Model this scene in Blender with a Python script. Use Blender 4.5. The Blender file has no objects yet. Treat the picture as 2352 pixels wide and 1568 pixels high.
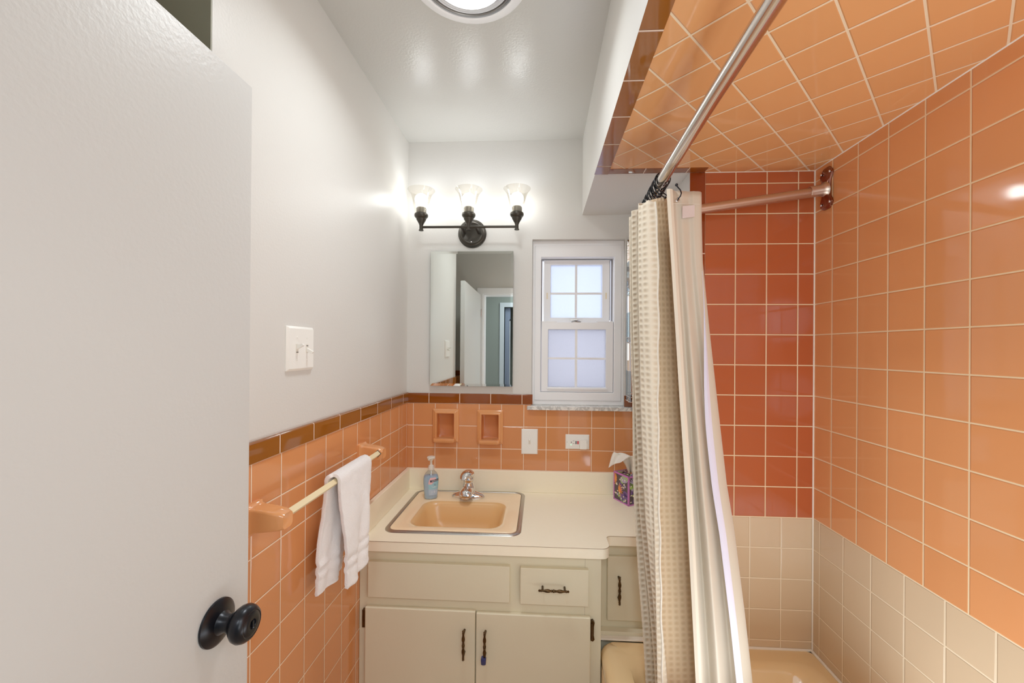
import bpy, bmesh, math, random
from mathutils import Vector, Matrix, noise
random.seed(7)
sc = bpy.context.scene
COL = sc.collection
pi = math.pi

# ------------------------------------------------------------------ colour / material helpers
def lin(c):
    return tuple(((v/255.0)/12.92 if v/255.0 <= .04045 else ((v/255.0+.055)/1.055)**2.4) for v in c)+(1.0,)
def newmat(name):
    m = bpy.data.materials.new(name); m.use_nodes = True
    nt = m.node_tree
    return m, nt, nt.nodes['Principled BSDF'], nt.nodes['Material Output']
class NB:
    def __init__(s, nt): s.nt = nt
    def n(s, t, **k):
        nd = s.nt.nodes.new(t)
        for a, b in k.items(): setattr(nd, a, b)
        return nd
    def m(s, op, a, b=None, c=None, clamp=False):
        nd = s.nt.nodes.new('ShaderNodeMath'); nd.operation = op; nd.use_clamp = clamp
        for i, v in enumerate((a, b, c)):
            if v is None: continue
            if isinstance(v, (int, float)): nd.inputs[i].default_value = v
            else: s.nt.links.new(v, nd.inputs[i])
        return nd.outputs[0]
    def l(s, a, b): s.nt.links.new(a, b)
    def mix(s, fac, a, b):
        nd = s.nt.nodes.new('ShaderNodeMix'); nd.data_type = 'RGBA'
        for sock, v in ((nd.inputs[0], fac), (nd.inputs[6], a), (nd.inputs[7], b)):
            if isinstance(v, (tuple, float, int)): sock.default_value = v
            else: s.nt.links.new(v, sock)
        return nd.outputs[2]
def mat(name, rgb, rough=.5, metal=0.0, bump=None, coat=0.0, spec=.5, sheen=0.0, var=None, emis=None, trans=0, ior=1.5, sub=0):
    m, nt, p, out = newmat(name); b = NB(nt)
    p.inputs['Base Color'].default_value = lin(rgb)
    p.inputs['Roughness'].default_value = rough
    p.inputs['Metallic'].default_value = metal
    p.inputs['Coat Weight'].default_value = coat
    p.inputs['Specular IOR Level'].default_value = spec
    p.inputs['Sheen Weight'].default_value = sheen
    p.inputs['IOR'].default_value = ior
    p.inputs['Transmission Weight'].default_value = trans
    if sub:
        p.inputs['Subsurface Weight'].default_value = sub
        p.inputs['Subsurface Radius'].default_value = (.02, .01, .005)
    tc = b.n('ShaderNodeTexCoord')
    if var:   # (scale, rgb2)
        nz = b.n('ShaderNodeTexNoise'); nz.inputs['Scale'].default_value = var[0]; nz.inputs['Detail'].default_value = 3
        b.l(tc.outputs['Object'], nz.inputs['Vector'])
        b.l(b.mix(nz.outputs['Fac'], lin(rgb), lin(var[1])), p.inputs['Base Color'])
    if bump:  # (scale, height metres, detail)
        nz = b.n('ShaderNodeTexNoise'); nz.inputs['Scale'].default_value = bump[0]; nz.inputs['Detail'].default_value = bump[2] if len(bump) > 2 else 3
        b.l(tc.outputs['Object'], nz.inputs['Vector'])
        bp = b.n('ShaderNodeBump'); bp.inputs['Distance'].default_value = bump[1]; bp.inputs['Strength'].default_value = 1.0
        b.l(nz.outputs['Fac'], bp.inputs['Height']); b.l(bp.outputs['Normal'], p.inputs['Normal'])
    if emis:
        p.inputs['Emission Color'].default_value = lin(emis[0]); p.inputs['Emission Strength'].default_value = emis[1]
    return m
def tile_mat(name, A, B, offa, offb, pa, pb, rgb, grout, gw=.003, rot=False, rough=.07, jit=.0005, vary=.06, wob=.00035, soft=.0022, rowonly=False):
    m, nt, p, out = newmat(name); b = NB(nt)
    tc = b.n('ShaderNodeTexCoord'); sx = b.n('ShaderNodeSeparateXYZ'); b.l(tc.outputs['Object'], sx.inputs[0])
    a, c = sx.outputs[A], sx.outputs[B]
    if rot:
        a0, c0 = a, c
        a = b.m('MULTIPLY', b.m('ADD', a0, c0), .70710678); c = b.m('MULTIPLY', b.m('SUBTRACT', c0, a0), .70710678)
    ua = b.m('DIVIDE', b.m('SUBTRACT', a, offa), pa); uc = b.m('DIVIDE', b.m('SUBTRACT', c, offb), pb)
    fa, fc = b.m('FRACT', ua), b.m('FRACT', uc)
    ia, ic = b.m('FLOOR', ua), b.m('FLOOR', uc)
    da = b.m('MULTIPLY', b.m('MINIMUM', fa, b.m('SUBTRACT', 1.0, fa)), pa)
    dc = b.m('MULTIPLY', b.m('MINIMUM', fc, b.m('SUBTRACT', 1.0, fc)), pb)
    d = da if rowonly else b.m('MINIMUM', da, dc)
    def ss(lo, hi):
        mr = b.n('ShaderNodeMapRange'); mr.interpolation_type = 'SMOOTHSTEP'
        mr.inputs['From Min'].default_value = lo; mr.inputs['From Max'].default_value = hi
        b.l(d, mr.inputs['Value']); return mr.outputs[0]
    mask = ss(gw*.42, gw*.58); hgt = ss(gw*.4, gw*.5+soft)
    cv = b.n('ShaderNodeCombineXYZ'); b.l(ia, cv.inputs[0]); b.l(ic, cv.inputs[1])
    wn = b.n('ShaderNodeTexWhiteNoise'); wn.noise_dimensions = '3D'; b.l(cv.outputs[0], wn.inputs['Vector'])
    sp = b.n('ShaderNodeSeparateColor'); b.l(wn.outputs['Color'], sp.inputs[0])
    tilt = b.m('ADD', b.m('MULTIPLY', b.m('SUBTRACT', fa, .5), b.m('SUBTRACT', sp.outputs[0], .5)),
                      b.m('MULTIPLY', b.m('SUBTRACT', fc, .5), b.m('SUBTRACT', sp.outputs[1], .5)))
    nz = b.n('ShaderNodeTexNoise'); nz.inputs['Scale'].default_value = 9; nz.inputs['Detail'].default_value = 1
    b.l(tc.outputs['Object'], nz.inputs['Vector'])
    h = b.m('ADD', b.m('MULTIPLY', hgt, .0011), b.m('ADD', b.m('MULTIPLY', tilt, jit), b.m('MULTIPLY', nz.outputs['Fac'], wob)))
    bp = b.n('ShaderNodeBump'); bp.inputs['Distance'].default_value = 1.0; bp.inputs['Strength'].default_value = 1.0
    b.l(h, bp.inputs['Height']); b.l(bp.outputs['Normal'], p.inputs['Normal'])
    k = b.m('ADD', 1-vary/2, b.m('MULTIPLY', sp.outputs[2], vary))
    base = b.n('ShaderNodeHueSaturation'); base.inputs['Color'].default_value = lin(rgb); b.l(k, base.inputs['Value'])
    b.l(b.mix(mask, lin(grout), base.outputs[0]), p.inputs['Base Color'])
    b.l(b.m('ADD', b.m('MULTIPLY', mask, rough-.75), .75), p.inputs['Roughness'])
    return m

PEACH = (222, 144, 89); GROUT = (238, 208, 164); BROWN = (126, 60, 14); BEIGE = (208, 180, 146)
M = {}
M['paint'] = mat('wall_paint_offwhite', (216, 213, 208), rough=.40, spec=.32, bump=(170, .0004, 2))
M['ceil'] = mat('ceiling_paint', (196, 194, 188), rough=.27, bump=(150, .0006, 2))
M['paint_shade'] = mat('wall_paint_alcove_shade', (142, 139, 118), rough=.5)  # wall paint darkened, the alcove's shade is in the colour
M['door'] = mat('door_paint', (202, 201, 198), rough=.36, spec=.35, bump=(120, .0005, 3))
M['hallwall'] = mat('hall_paint', (128, 136, 128), rough=.5)
M['floor'] = tile_mat('floor_tile', 0, 1, 0, 0, .05, .05, (205, 180, 160), (170, 150, 135), gw=.003, rough=.3)
M['t_end'] = tile_mat('peach_tile_end_shaded', 0, 2, .7036, 2.1053, .1095, .1095, (174, 82, 46), GROUT, gw=.0034)  # same peach tile, darkened to paint in the end wall's shade
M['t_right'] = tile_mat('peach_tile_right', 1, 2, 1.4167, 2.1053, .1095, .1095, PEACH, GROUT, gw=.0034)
M['t_ceil'] = tile_mat('peach_tile_ceiling', 0, 1, .44*.1095, .52*.1095, .1095, .1095, (224, 156, 98), (238, 214, 178), gw=.0042, rot=True, jit=.0012, wob=.0009)
M['b_end'] = tile_mat('beige_tile_end', 0, 2, .7595, .9008, .1095, .1105, BEIGE, (236, 214, 180), gw=.0034, rough=.16)
M['b_right'] = tile_mat('beige_tile_right', 1, 2, 1.4700, .9008, .1095, .1105, BEIGE, (236, 214, 180), gw=.0034, rough=.16)
M['t_back'] = tile_mat('peach_tile_vanity', 0, 2, -.0795, 1.1203, .1095, .1095, (210, 134, 82), (246, 216, 188), gw=.0028)
M['t_left'] = tile_mat('peach_tile_left', 1, 2, 1.2060, 1.1245, .1068, .1085, (214, 136, 82), (246, 220, 190), gw=.0028)
M['cap_x'] = tile_mat('brown_cap_x', 0, 2, -.0888, 0, .1533, 5.0, BROWN, (240, 214, 190), gw=.0026, rowonly=True, rough=.06, jit=.0008, wob=.0008)
M['cap_y'] = tile_mat('brown_cap_y', 1, 2, .9819, 0, .1523, 5.0, (134, 74, 20), (240, 214, 190), gw=.0026, rowonly=True, rough=.06, jit=.0008, wob=.0008)
M['cap_z'] = tile_mat('brown_cap_z', 2, 0, 2.0038, 0, .1520, 5.0, (128, 46, 14), (240, 214, 190), gw=.0028, rowonly=True, rough=.06)
M['grout'] = mat('grout_caulk', (240, 230, 215), rough=.6, bump=(200, .001))
M['lam'] = mat('cream_laminate', (255, 244, 218), rough=.36, bump=(300, .0001), var=(60, (252, 240, 212)))
M['seam'] = mat('laminate_seam', (120, 85, 55), rough=.6)
M['cab'] = mat('cabinet_paint', (224, 215, 186), rough=.4, bump=(60, .0003), var=(7, (219, 209, 179)))
M['steel'] = mat('brushed_steel', (170, 165, 160), rough=.28, metal=1, bump=(400, .0001))
M['chrome'] = mat('chrome', (225, 225, 228), rough=.06, metal=1)
M['rodmetal'] = mat('polished_steel_rod', (222, 214, 208), rough=.16, metal=1)
M['satinrod'] = mat('satin_steel_rod', (205, 186, 172), rough=.32, metal=1)
M['flange'] = mat('dark_cast_flange', (150, 104, 90), rough=.22, metal=1)
M['porc'] = mat('peach_porcelain', (254, 224, 182), rough=.12, coat=.3)
M['basin'] = mat('peach_porcelain_shaded', (228, 178, 116), rough=.28, coat=.1)  # sink porcelain with the bowl's shade put into the colour
M['tub'] = mat('tan_tub_enamel', (236, 200, 146), rough=.12, coat=.4)
M['ceramic'] = mat('peach_ceramic', (222, 146, 88), rough=.10, coat=.2)
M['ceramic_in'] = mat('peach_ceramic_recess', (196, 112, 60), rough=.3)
M['brassbar'] = mat('painted_gold_bar', (236, 216, 170), rough=.35)
M['blackm'] = mat('black_metal', (22, 24, 30), rough=.28, metal=.6, bump=(60, .0001))
M['bronze'] = mat('dark_bronze', (62, 58, 52), rough=.38, metal=.75, bump=(150, .0002))
M['bronzecup'] = mat('bronze_cup', (118, 112, 100), rough=.42, metal=.7)
M['pull'] = mat('antique_brass', (96, 70, 38), rough=.35, metal=.85, var=(90, (40, 28, 18)))
M['plate'] = mat('white_plastic', (244, 242, 236), rough=.28)
M['plast2'] = mat('ivory_plastic', (226, 220, 208), rough=.35)
M['vinyl'] = mat('white_vinyl', (244, 244, 246), rough=.35)
M['vinyl_sh'] = mat('grey_vinyl_track', (150, 148, 154), rough=.4)
M['gap'] = mat('dark_gap', (40, 38, 38), rough=.8)
M['rubber'] = mat('navy_rubber', (36, 42, 92), rough=.35)
M['red'] = mat('red_button', (200, 20, 40), rough=.4)
M['black'] = mat('black_button', (18, 18, 28), rough=.4)
M['led'] = mat('green_led', (120, 255, 180), emis=((120, 255, 170), 2.0))
M['towel'] = mat('white_terry', (252, 248, 248), rough=.95, bump=(420, .0022, 4), sheen=.4)
M['tissue'] = mat('tissue_paper', (244, 240, 232), rough=.9, sub=.1)
M['bulb'] = mat('lit_bulb', (255, 250, 240), emis=((246, 252, 255), 24.0))
M['bulbneck'] = mat('bulb_neck', (240, 236, 228), rough=.4, emis=((255, 244, 230), .6))
M['lens'] = mat('lit_lens', (255, 252, 246), emis=((255, 247, 236), 7.0))
M['hallblue'] = mat('blue_grey_door', (122, 134, 158), rough=.25)
M['hallwhite'] = mat('hall_trim', (196, 204, 210), rough=.3)
M['hallfill'] = mat('hall_fill', (255, 255, 255), emis=((240, 246, 255), 3.0))  # glow of the added hallway fill

def thin_glass(name, tint=(255, 255, 255), k=.10, rough=.02):
    m, nt, p, out = newmat(name); b = NB(nt)
    nt.nodes.remove(p)
    tr = b.n('ShaderNodeBsdfTransparent'); tr.inputs[0].default_value = lin(tint)
    gl = b.n('ShaderNodeBsdfGlossy'); gl.inputs['Roughness'].default_value = rough
    lw = b.n('ShaderNodeLayerWeight'); lw.inputs['Blend'].default_value = .25
    mx = b.n('ShaderNodeMixShader')
    b.l(b.m('ADD', b.m('MULTIPLY', lw.outputs['Facing'], .45), k*.4), mx.inputs[0]); b.l(tr.outputs[0], mx.inputs[1]); b.l(gl.outputs[0], mx.inputs[2])
    b.l(mx.outputs[0], out.inputs[0]); return m
M['shade'] = thin_glass('clear_glass_shade', (250, 248, 244))
M['acrylic'] = thin_glass('clear_acrylic', (205, 220, 230), k=.3)
M['bottle'] = thin_glass('clear_bottle', (234, 242, 247), k=.2)
m, nt, p, out = newmat('blue_soap_liquid'); M['soap'] = m
p.inputs['Base Color'].default_value = lin((186, 214, 238)); p.inputs['Roughness'].default_value = .12; p.inputs['Transmission Weight'].default_value = .0; p.inputs['IOR'].default_value = 1.2
# frosted window panes: translucent sheet with fine pebble
def frost(name, rgb, em):
    m, nt, p, out = newmat(name); b = NB(nt)
    p.inputs['Base Color'].default_value = lin(rgb); p.inputs['Roughness'].default_value = .3
    tl = b.n('ShaderNodeBsdfTranslucent'); tl.inputs[0].default_value = lin(rgb)
    tc = b.n('ShaderNodeTexCoord'); nz = b.n('ShaderNodeTexNoise'); nz.inputs['Scale'].default_value = 320; b.l(tc.outputs['Object'], nz.inputs['Vector'])
    bp = b.n('ShaderNodeBump'); bp.inputs['Distance'].default_value = .001; b.l(nz.outputs['Fac'], bp.inputs['Height'])
    b.l(bp.outputs[0], p.inputs['Normal']); b.l(bp.outputs[0], tl.inputs['Normal'])
    mx = b.n('ShaderNodeMixShader'); mx.inputs[0].default_value = em
    b.l(p.outputs[0], mx.inputs[1]); b.l(tl.outputs[0], mx.inputs[2]); b.l(mx.outputs[0], out.inputs[0]); return m
M['pane_up'] = frost('frosted_glass_upper', (232, 238, 250), .85)
M['pane_lo'] = frost('frosted_glass_lower', (220, 221, 228), .82)
# mirror
m, nt, p, out = newmat('mirror_glass'); M['mirror'] = m
p.inputs['Base Color'].default_value = (.80, .86, .83, 1); p.inputs['Metallic'].default_value = 1; p.inputs['Roughness'].default_value = .0
M['mirror_edge'] = mat('mirror_edge', (170, 185, 178), rough=.2, metal=.3)
# marble
m, nt, p, out = newmat('marble_sill'); M['marble'] = m; b = NB(nt)
tc = b.n('ShaderNodeTexCoord'); nz = b.n('ShaderNodeTexNoise'); nz.inputs['Scale'].default_value = 14; nz.inputs['Detail'].default_value = 8; nz.inputs['Distortion'].default_value = 2.2
b.l(tc.outputs['Object'], nz.inputs['Vector'])
cr = b.n('ShaderNodeValToRGB'); b.l(nz.outputs['Fac'], cr.inputs[0])
cr.color_ramp.elements[0].position = .40; cr.color_ramp.elements[0].color = lin((238, 234, 228)); cr.color_ramp.elements[1].position = .60; cr.color_ramp.elements[1].color = lin((225, 222, 216))
e = cr.color_ramp.elements.new(.5); e.color = lin((178, 176, 172))
b.l(cr.outputs[0], p.inputs['Base Color']); p.inputs['Roughness'].default_value = .2
# cloth materials using UV arc-length coordinates
def waffle_mat(name, rgb, cell=.0175, depth=.0034):
    m, nt, p, out = newmat(name); b = NB(nt)
    uv = b.n('ShaderNodeUVMap'); sx = b.n('ShaderNodeSeparateXYZ'); b.l(uv.outputs[0], sx.inputs[0])
    def w(s_):
        f = b.m('FRACT', b.m('DIVIDE', s_, cell)); return b.m('POWER', b.m('ABSOLUTE', b.m('SUBTRACT', b.m('MULTIPLY', f, 2.0), 1.0)), 2.5)
    def sn(s_): return b.m('MULTIPLY', b.m('SUBTRACT', 1.0, b.m('COSINE', b.m('MULTIPLY', s_, 2*pi/cell))), .5)
    ridge = b.m('SUBTRACT', 1.0, b.m('POWER', b.m('MULTIPLY', sn(sx.outputs[0]), sn(sx.outputs[1])), .8))
    nz = b.n('ShaderNodeTexNoise'); nz.inputs['Scale'].default_value = 600; b.l(uv.outputs[0], nz.inputs['Vector'])
    h = b.m('ADD', b.m('MULTIPLY', ridge, depth), b.m('MULTIPLY', nz.outputs['Fac'], .0006))
    bp = b.n('ShaderNodeBump'); bp.inputs['Distance'].default_value = 1.0; b.l(h, bp.inputs['Height']); b.l(bp.outputs[0], p.inputs['Normal'])
    dark = tuple(int(v*k_) for v, k_ in zip(rgb, (.92, .885, .84)))  # darker pits paint occlusion shade into the weave
    b.l(b.mix(ridge, lin(dark), lin(rgb)), p.inputs['Base Color'])
    p.inputs['Roughness'].default_value = .9; p.inputs['Sheen Weight'].default_value = .2
    tl = b.n('ShaderNodeBsdfTranslucent'); tl.inputs[0].default_value = lin(rgb)
    mx = b.n('ShaderNodeMixShader'); mx.inputs[0].default_value = .15
    b.l(p.outputs[0], mx.inputs[1]); b.l(tl.outputs[0], mx.inputs[2]); b.l(mx.outputs[0], out.inputs[0]); return m
M['waffle_shaded'] = waffle_mat('waffle_shade_tan', (232, 204, 166), depth=.0022)  # same cloth, darker and warmer to paint shade on the rear pleat
M['waffle'] = waffle_mat('beige_waffle_cloth', (246, 234, 212))
m, nt, p, out = newmat('cream_satin_liner'); M['liner'] = m; b = NB(nt)
p.inputs['Base Color'].default_value = lin((234, 224, 206)); p.inputs['Roughness'].default_value = .42; p.inputs['Sheen Weight'].default_value = .3
tl = b.n('ShaderNodeBsdfTranslucent'); tl.inputs[0].default_value = lin((232, 222, 204)); mx = b.n('ShaderNodeMixShader'); mx.inputs[0].default_value = .34
b.l(p.outputs[0], mx.inputs[1]); b.l(tl.outputs[0], mx.inputs[2]); b.l(mx.outputs[0], out.inputs[0])
M['hemcream'] = mat('liner_hem_cream', (226, 214, 194), rough=.6)
M['palelight'] = mat('liner_light_strip', (218, 211, 232), rough=.5)  # pale tone painting window light through the liner
M['hem'] = mat('curtain_hem', (236, 228, 214), rough=.9, bump=(300, .002))
M['clearpatch'] = mat('frosted_magnet_tab', (214, 196, 192), rough=.3)

# ------------------------------------------------------------------ object helpers
WL = {}
def _link(name, me_or_none, parent):
    o = bpy.data.objects.new(name, me_or_none); COL.objects.link(o)
    if parent is not None: o.parent = parent
    return o
def tag(o, label=None, cat=None, group=None, kind=None):
    if label: o['label'] = label
    if cat: o['category'] = cat
    if group: o['group'] = group
    if kind: o['kind'] = kind
    return o
def thing(name, label, cat, loc, group=None):
    o = _link(name, None, None); o.location = loc; o.empty_display_size = .05
    WL[o.name] = Vector(loc); return tag(o, label, cat, group)
def obj(name, bm, mats, parent=None, smooth=True, bevel=None, label=None, mods=None):
    off = WL.get(parent.name, Vector((0, 0, 0))) if parent is not None else Vector((0, 0, 0))
    if off.length > 0: bmesh.ops.translate(bm, verts=bm.verts, vec=-off)
    bmesh.ops.recalc_face_normals(bm, faces=bm.faces)
    me = bpy.data.meshes.new(name); bm.to_mesh(me); bm.free()
    if not isinstance(mats, (list, tuple)): mats = [mats]
    for k in mats: me.materials.append(M[k] if isinstance(k, str) else k)
    if smooth:
        me.shade_smooth()
        try: me.set_sharp_from_angle(angle=math.radians(38))
        except Exception: pass
    o = _link(name, me, parent)
    WL[o.name] = off
    if bevel:
        b = o.modifiers.new('bevel', 'BEVEL'); b.width = bevel; b.segments = 3; b.limit_method = 'ANGLE'; b.harden_normals = True
    if label: o['label'] = label
    return o
def struct(name, bm, mats, **k):
    return tag(obj(name, bm, mats, **k), kind='structure')
def single(name, bm, mats, label, cat, group=None, **k):
    return tag(obj(name, bm, mats, **k), label, cat, group)
def B(): return bmesh.new()
def box(bm, x0, x1, y0, y1, z0, z1, mi=0, T=None):
    vs = [bm.verts.new(T @ Vector(p) if T else p) for p in ((x0,y0,z0),(x1,y0,z0),(x1,y1,z0),(x0,y1,z0),(x0,y0,z1),(x1,y0,z1),(x1,y1,z1),(x0,y1,z1))]
    for f in ((0,3,2,1),(4,5,6,7),(0,1,5,4),(1,2,6,5),(2,3,7,6),(3,0,4,7)):
        fc = bm.faces.new([vs[i] for i in f]); fc.material_index = mi
    return bm
def frame_of(d):
    d = Vector(d).normalized(); a = Vector((0,0,1)) if abs(d.z) < .9 else Vector((1,0,0))
    u = d.cross(a).normalized(); v = d.cross(u).normalized(); return d, u, v
def lathe(bm, base, axis, prof, seg=28, mi=0, caps=True, sc_=(1, 1), uax=None):
    d, u, v = frame_of(axis)
    if uax is not None: u = Vector(uax).normalized(); v = d.cross(u).normalized()
    base = Vector(base); rings = []
    for h, r in prof:
        rings.append([bm.verts.new(base + d*h + u*(r*sc_[0]*math.cos(2*pi*k/seg)) + v*(r*sc_[1]*math.sin(2*pi*k/seg))) for k in range(seg)])
    for a, b_ in zip(rings, rings[1:]):
        for k in range(seg):
            f = bm.faces.new((a[k], a[(k+1) % seg], b_[(k+1) % seg], b_[k])); f.material_index = mi
    if caps:
        for r_, pr in ((rings[0], prof[0]), (rings[-1], prof[-1])):
            if pr[1] > 1e-5:
                f = bm.faces.new(r_); f.material_index = mi
    return bm
def cyl(bm, p0, p1, r, seg=20, mi=0, r2=None):
    p0, p1 = Vector(p0), Vector(p1)
    return lathe(bm, p0, p1-p0, [(0, r), ((p1-p0).length, r if r2 is None else r2)], seg, mi)
def tube(bm, pts, r, seg=10, mi=0, closed=False, rf=None):
    pts = [Vector(p) for p in pts]; n = len(pts); rings = []; pu = None
    for i, p in enumerate(pts):
        if closed: t = pts[(i+1) % n]-pts[i-1]
        else: t = pts[min(i+1, n-1)]-pts[max(i-1, 0)]
        t.normalize()
        if pu is None: _, u, _ = frame_of(t)
        else: u = (pu - t*pu.dot(t)).normalized()
        pu = u; v = t.cross(u)
        rr = r if rf is None else rf(i/(n-1))
        rings.append([bm.verts.new(p + u*rr*math.cos(2*pi*k/seg) + v*rr*math.sin(2*pi*k/seg)) for k in range(seg)])
    pairs = list(zip(rings, rings[1:])) + ([(rings[-1], rings[0])] if closed else [])
    for a, b_ in pairs:
        for k in range(seg):
            f = bm.faces.new((a[k], a[(k+1) % seg], b_[(k+1) % seg], b_[k])); f.material_index = mi
    if not closed:
        for r_ in (rings[0], rings[-1]):
            f = bm.faces.new(r_); f.material_index = mi
    return bm
def ball(bm, c, r, mi=0, s=(1, 1, 1), seg=16):
    mt = Matrix.Translation(c) @ Matrix.Diagonal((r*s[0], r*s[1], r*s[2], 1))
    g = bmesh.ops.create_uvsphere(bm, u_segments=seg, v_segments=max(8, seg//2+2), radius=1, matrix=mt)
    for v in g['verts']:
        for f in v.link_faces: f.material_index = mi
    return bm
def rrect(x0, x1, y0, y1, r, seg=7):
    out = []
    for cx, cy, a0 in ((x1-r, y1-r, 0), (x0+r, y1-r, 90), (x0+r, y0+r, 180), (x1-r, y0+r, 270)):
        for k in range(seg+1):
            a = math.radians(a0+90*k/seg); out.append((cx+r*math.cos(a), cy+r*math.sin(a)))
    return out
def loft(bm, rings, mis=None, cap0=False, cap1=False):
    vr = [[bm.verts.new(p) for p in r] for r in rings]; n = len(vr[0])
    for i, (a, b_) in enumerate(zip(vr, vr[1:])):
        for k in range(n):
            f = bm.faces.new((a[k], a[(k+1) % n], b_[(k+1) % n], b_[k])); f.material_index = mis[i] if mis else 0
    if cap0: bm.faces.new(vr[0]).material_index = mis[0] if mis else 0
    if cap1: bm.faces.new(vr[-1]).material_index = mis[-1] if mis else 0
    return bm
def prism(bm, outer, holes, z0, z1, mapf=lambda x, y, z: (x, y, z), mi=0):
    loops = [outer]+list(holes)
    for z in (z0, z1):
        es = []
        for lp in loops:
            vs = [bm.verts.new(mapf(x, y, z)) for x, y in lp]
            es += [bm.edges.new((vs[i], vs[(i+1) % len(vs)])) for i in range(len(vs))]
        r = bmesh.ops.triangle_fill(bm, use_beauty=True, use_dissolve=False, edges=es)
        for g in r['geom']:
            if isinstance(g, bmesh.types.BMFace): g.material_index = mi
    for lp in loops:
        a = [bm.verts.new(mapf(x, y, z0)) for x, y in lp]; c = [bm.verts.new(mapf(x, y, z1)) for x, y in lp]
        for i in range(len(lp)):
            j = (i+1) % len(lp); bm.faces.new((a[i], a[j], c[j], c[i])).material_index = mi
    bmesh.ops.remove_doubles(bm, verts=bm.verts, dist=1e-6)
    return bm
XZ = lambda x, z, y: (x, y, z)     # outline drawn in x,z and extruded along y
YZ = lambda y, z, x: (x, y, z)
def arc(c, r, a0, a1, n, plane='yz'):
    out = []
    for k in range(n+1):
        a = math.radians(a0+(a1-a0)*k/n); p, q = r*math.cos(a), r*math.sin(a)
        out.append({'yz': (c[0], c[1]+p, c[2]+q), 'xz': (c[0]+p, c[1], c[2]+q), 'xy': (c[0]+p, c[1]+q, c[2])}[plane])
    return out
def smoothstep(t): t = max(0, min(1, t)); return t*t*(3-2*t)
def cr(P, t):
    n = len(P)-1; s = t*n; i = min(int(s), n-1); u = s-i
    p0, p1, p2, p3 = P[max(i-1, 0)], P[i], P[i+1], P[min(i+2, n)]
    return [0.5*((2*b_)+(-a+c)*u+(2*a-5*b_+4*c-d)*u*u+(-a+3*b_-3*c+d)*u**3) for a, b_, c, d in zip(p0, p1, p2, p3)]

# ------------------------------------------------------------------ dimensions (metres), camera stands at x=0 y=0
XL, XR, YB, YE = -.656, .980, 1.970, 1.505      # left wall, right wall, vanity wall, tub end wall
ZC, ZS = 2.524, 2.154                            # ceiling, underside of the soffit over the tub
XS, XP = .198, .5436                             # soffit face, left edge of end wall
YR = -.10                                        # rear wall with the doorway
YA = .775                                        # where left wall turns back into the alcove
XA = -1.02

# ------------------------------------------------------------------ room shell
struct('floor', box(B(), -1.6, 1.6, -2.6, 2.2, -.1, 0), 'floor', smooth=False)
struct('ceiling', box(B(), -1.6, 1.6, -2.6, 2.2, ZC, ZC+.1), 'ceil', smooth=False)
struct('wall_left', box(B(), XA-.1, XL-.008, YA, YB+.2, 0, ZC), 'paint', smooth=False)
struct('wall_alcove_return_shade_skin', box(B(), XA, XL-.0085, YA-.003, YA-.0001, 0, ZC), 'paint_shade', smooth=False)  # thin skin carrying the painted shade on the return face
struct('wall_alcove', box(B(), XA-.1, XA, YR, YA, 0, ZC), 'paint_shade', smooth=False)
# vanity wall with window opening
WX0, WX1, WZ0, WZ1 = -.0434, .4076, 1.2060, 2.0375
NICHE = [(-.5290, -.3985, 1.0390, 1.2040), (-.3085, -.1800, 1.0350, 1.2010)]
NH = [[(a+.022, c+.019), (b_-.022, c+.019), (b_-.022, d-.019), (a+.022, d-.019)] for a, b_, c, d in NICHE]
struct('wall_back', prism(B(), [(XL-.008, 0), (XP+.1, 0), (XP+.1, ZC), (XL-.008, ZC)], [[(WX0, WZ0), (WX1, WZ0), (WX1, WZ1), (WX0, WZ1)]]+NH, YB+.006, YB+.20, XZ), 'paint', smooth=False)
# right wall, painted core
struct('wall_right', box(B(), XR+.008, XR+.12, YR-.1, YB+.2, 0, ZC), 'paint', smooth=False)
struct('wall_end', box(B(), XP, XR+.008, YE+.008, YB+.006, 0, ZS), 'paint', smooth=False)
struct('wall_soffit', box(B(), XS, XR+.008, YR, YB+.006, ZS+.0, ZC), 'paint', smooth=False)
# rear wall with the doorway
struct('wall_rear', prism(B(), [(XA-.1, 0), (-.575, 0), (-.575, 2.045), (.19, 2.045), (.19, 0), (XR+.12, 0), (XR+.12, ZC), (XA-.1, ZC)], [], YR-.12, YR, XZ), 'paint', smooth=False)
# ------------------------------------------------------------------ tile skins
def slab(name, x0, x1, y0, y1, z0, z1, m): return struct(name, box(B(), x0, x1, y0, y1, z0, z1), m, smooth=False)
ZT = .9008
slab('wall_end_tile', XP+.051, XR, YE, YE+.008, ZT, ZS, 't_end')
slab('wall_end_lower_tile', XP+.051, XR, YE, YE+.008, .425, ZT, 'b_end')
slab('wall_right_tile', XR, XR+.008, YR, YE, ZT, ZS, 't_right')
slab('wall_right_lower_tile', XR, XR+.008, YR, YE, .425, ZT, 'b_right')
slab('ceiling_tile', XS+.046, XR, YR, YE-.043, ZS-.006, ZS, 't_ceil')
slab('ceiling_tile_end', .5900, XR, YE-.0429, YE, ZS-.006, ZS, 't_ceil')
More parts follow.
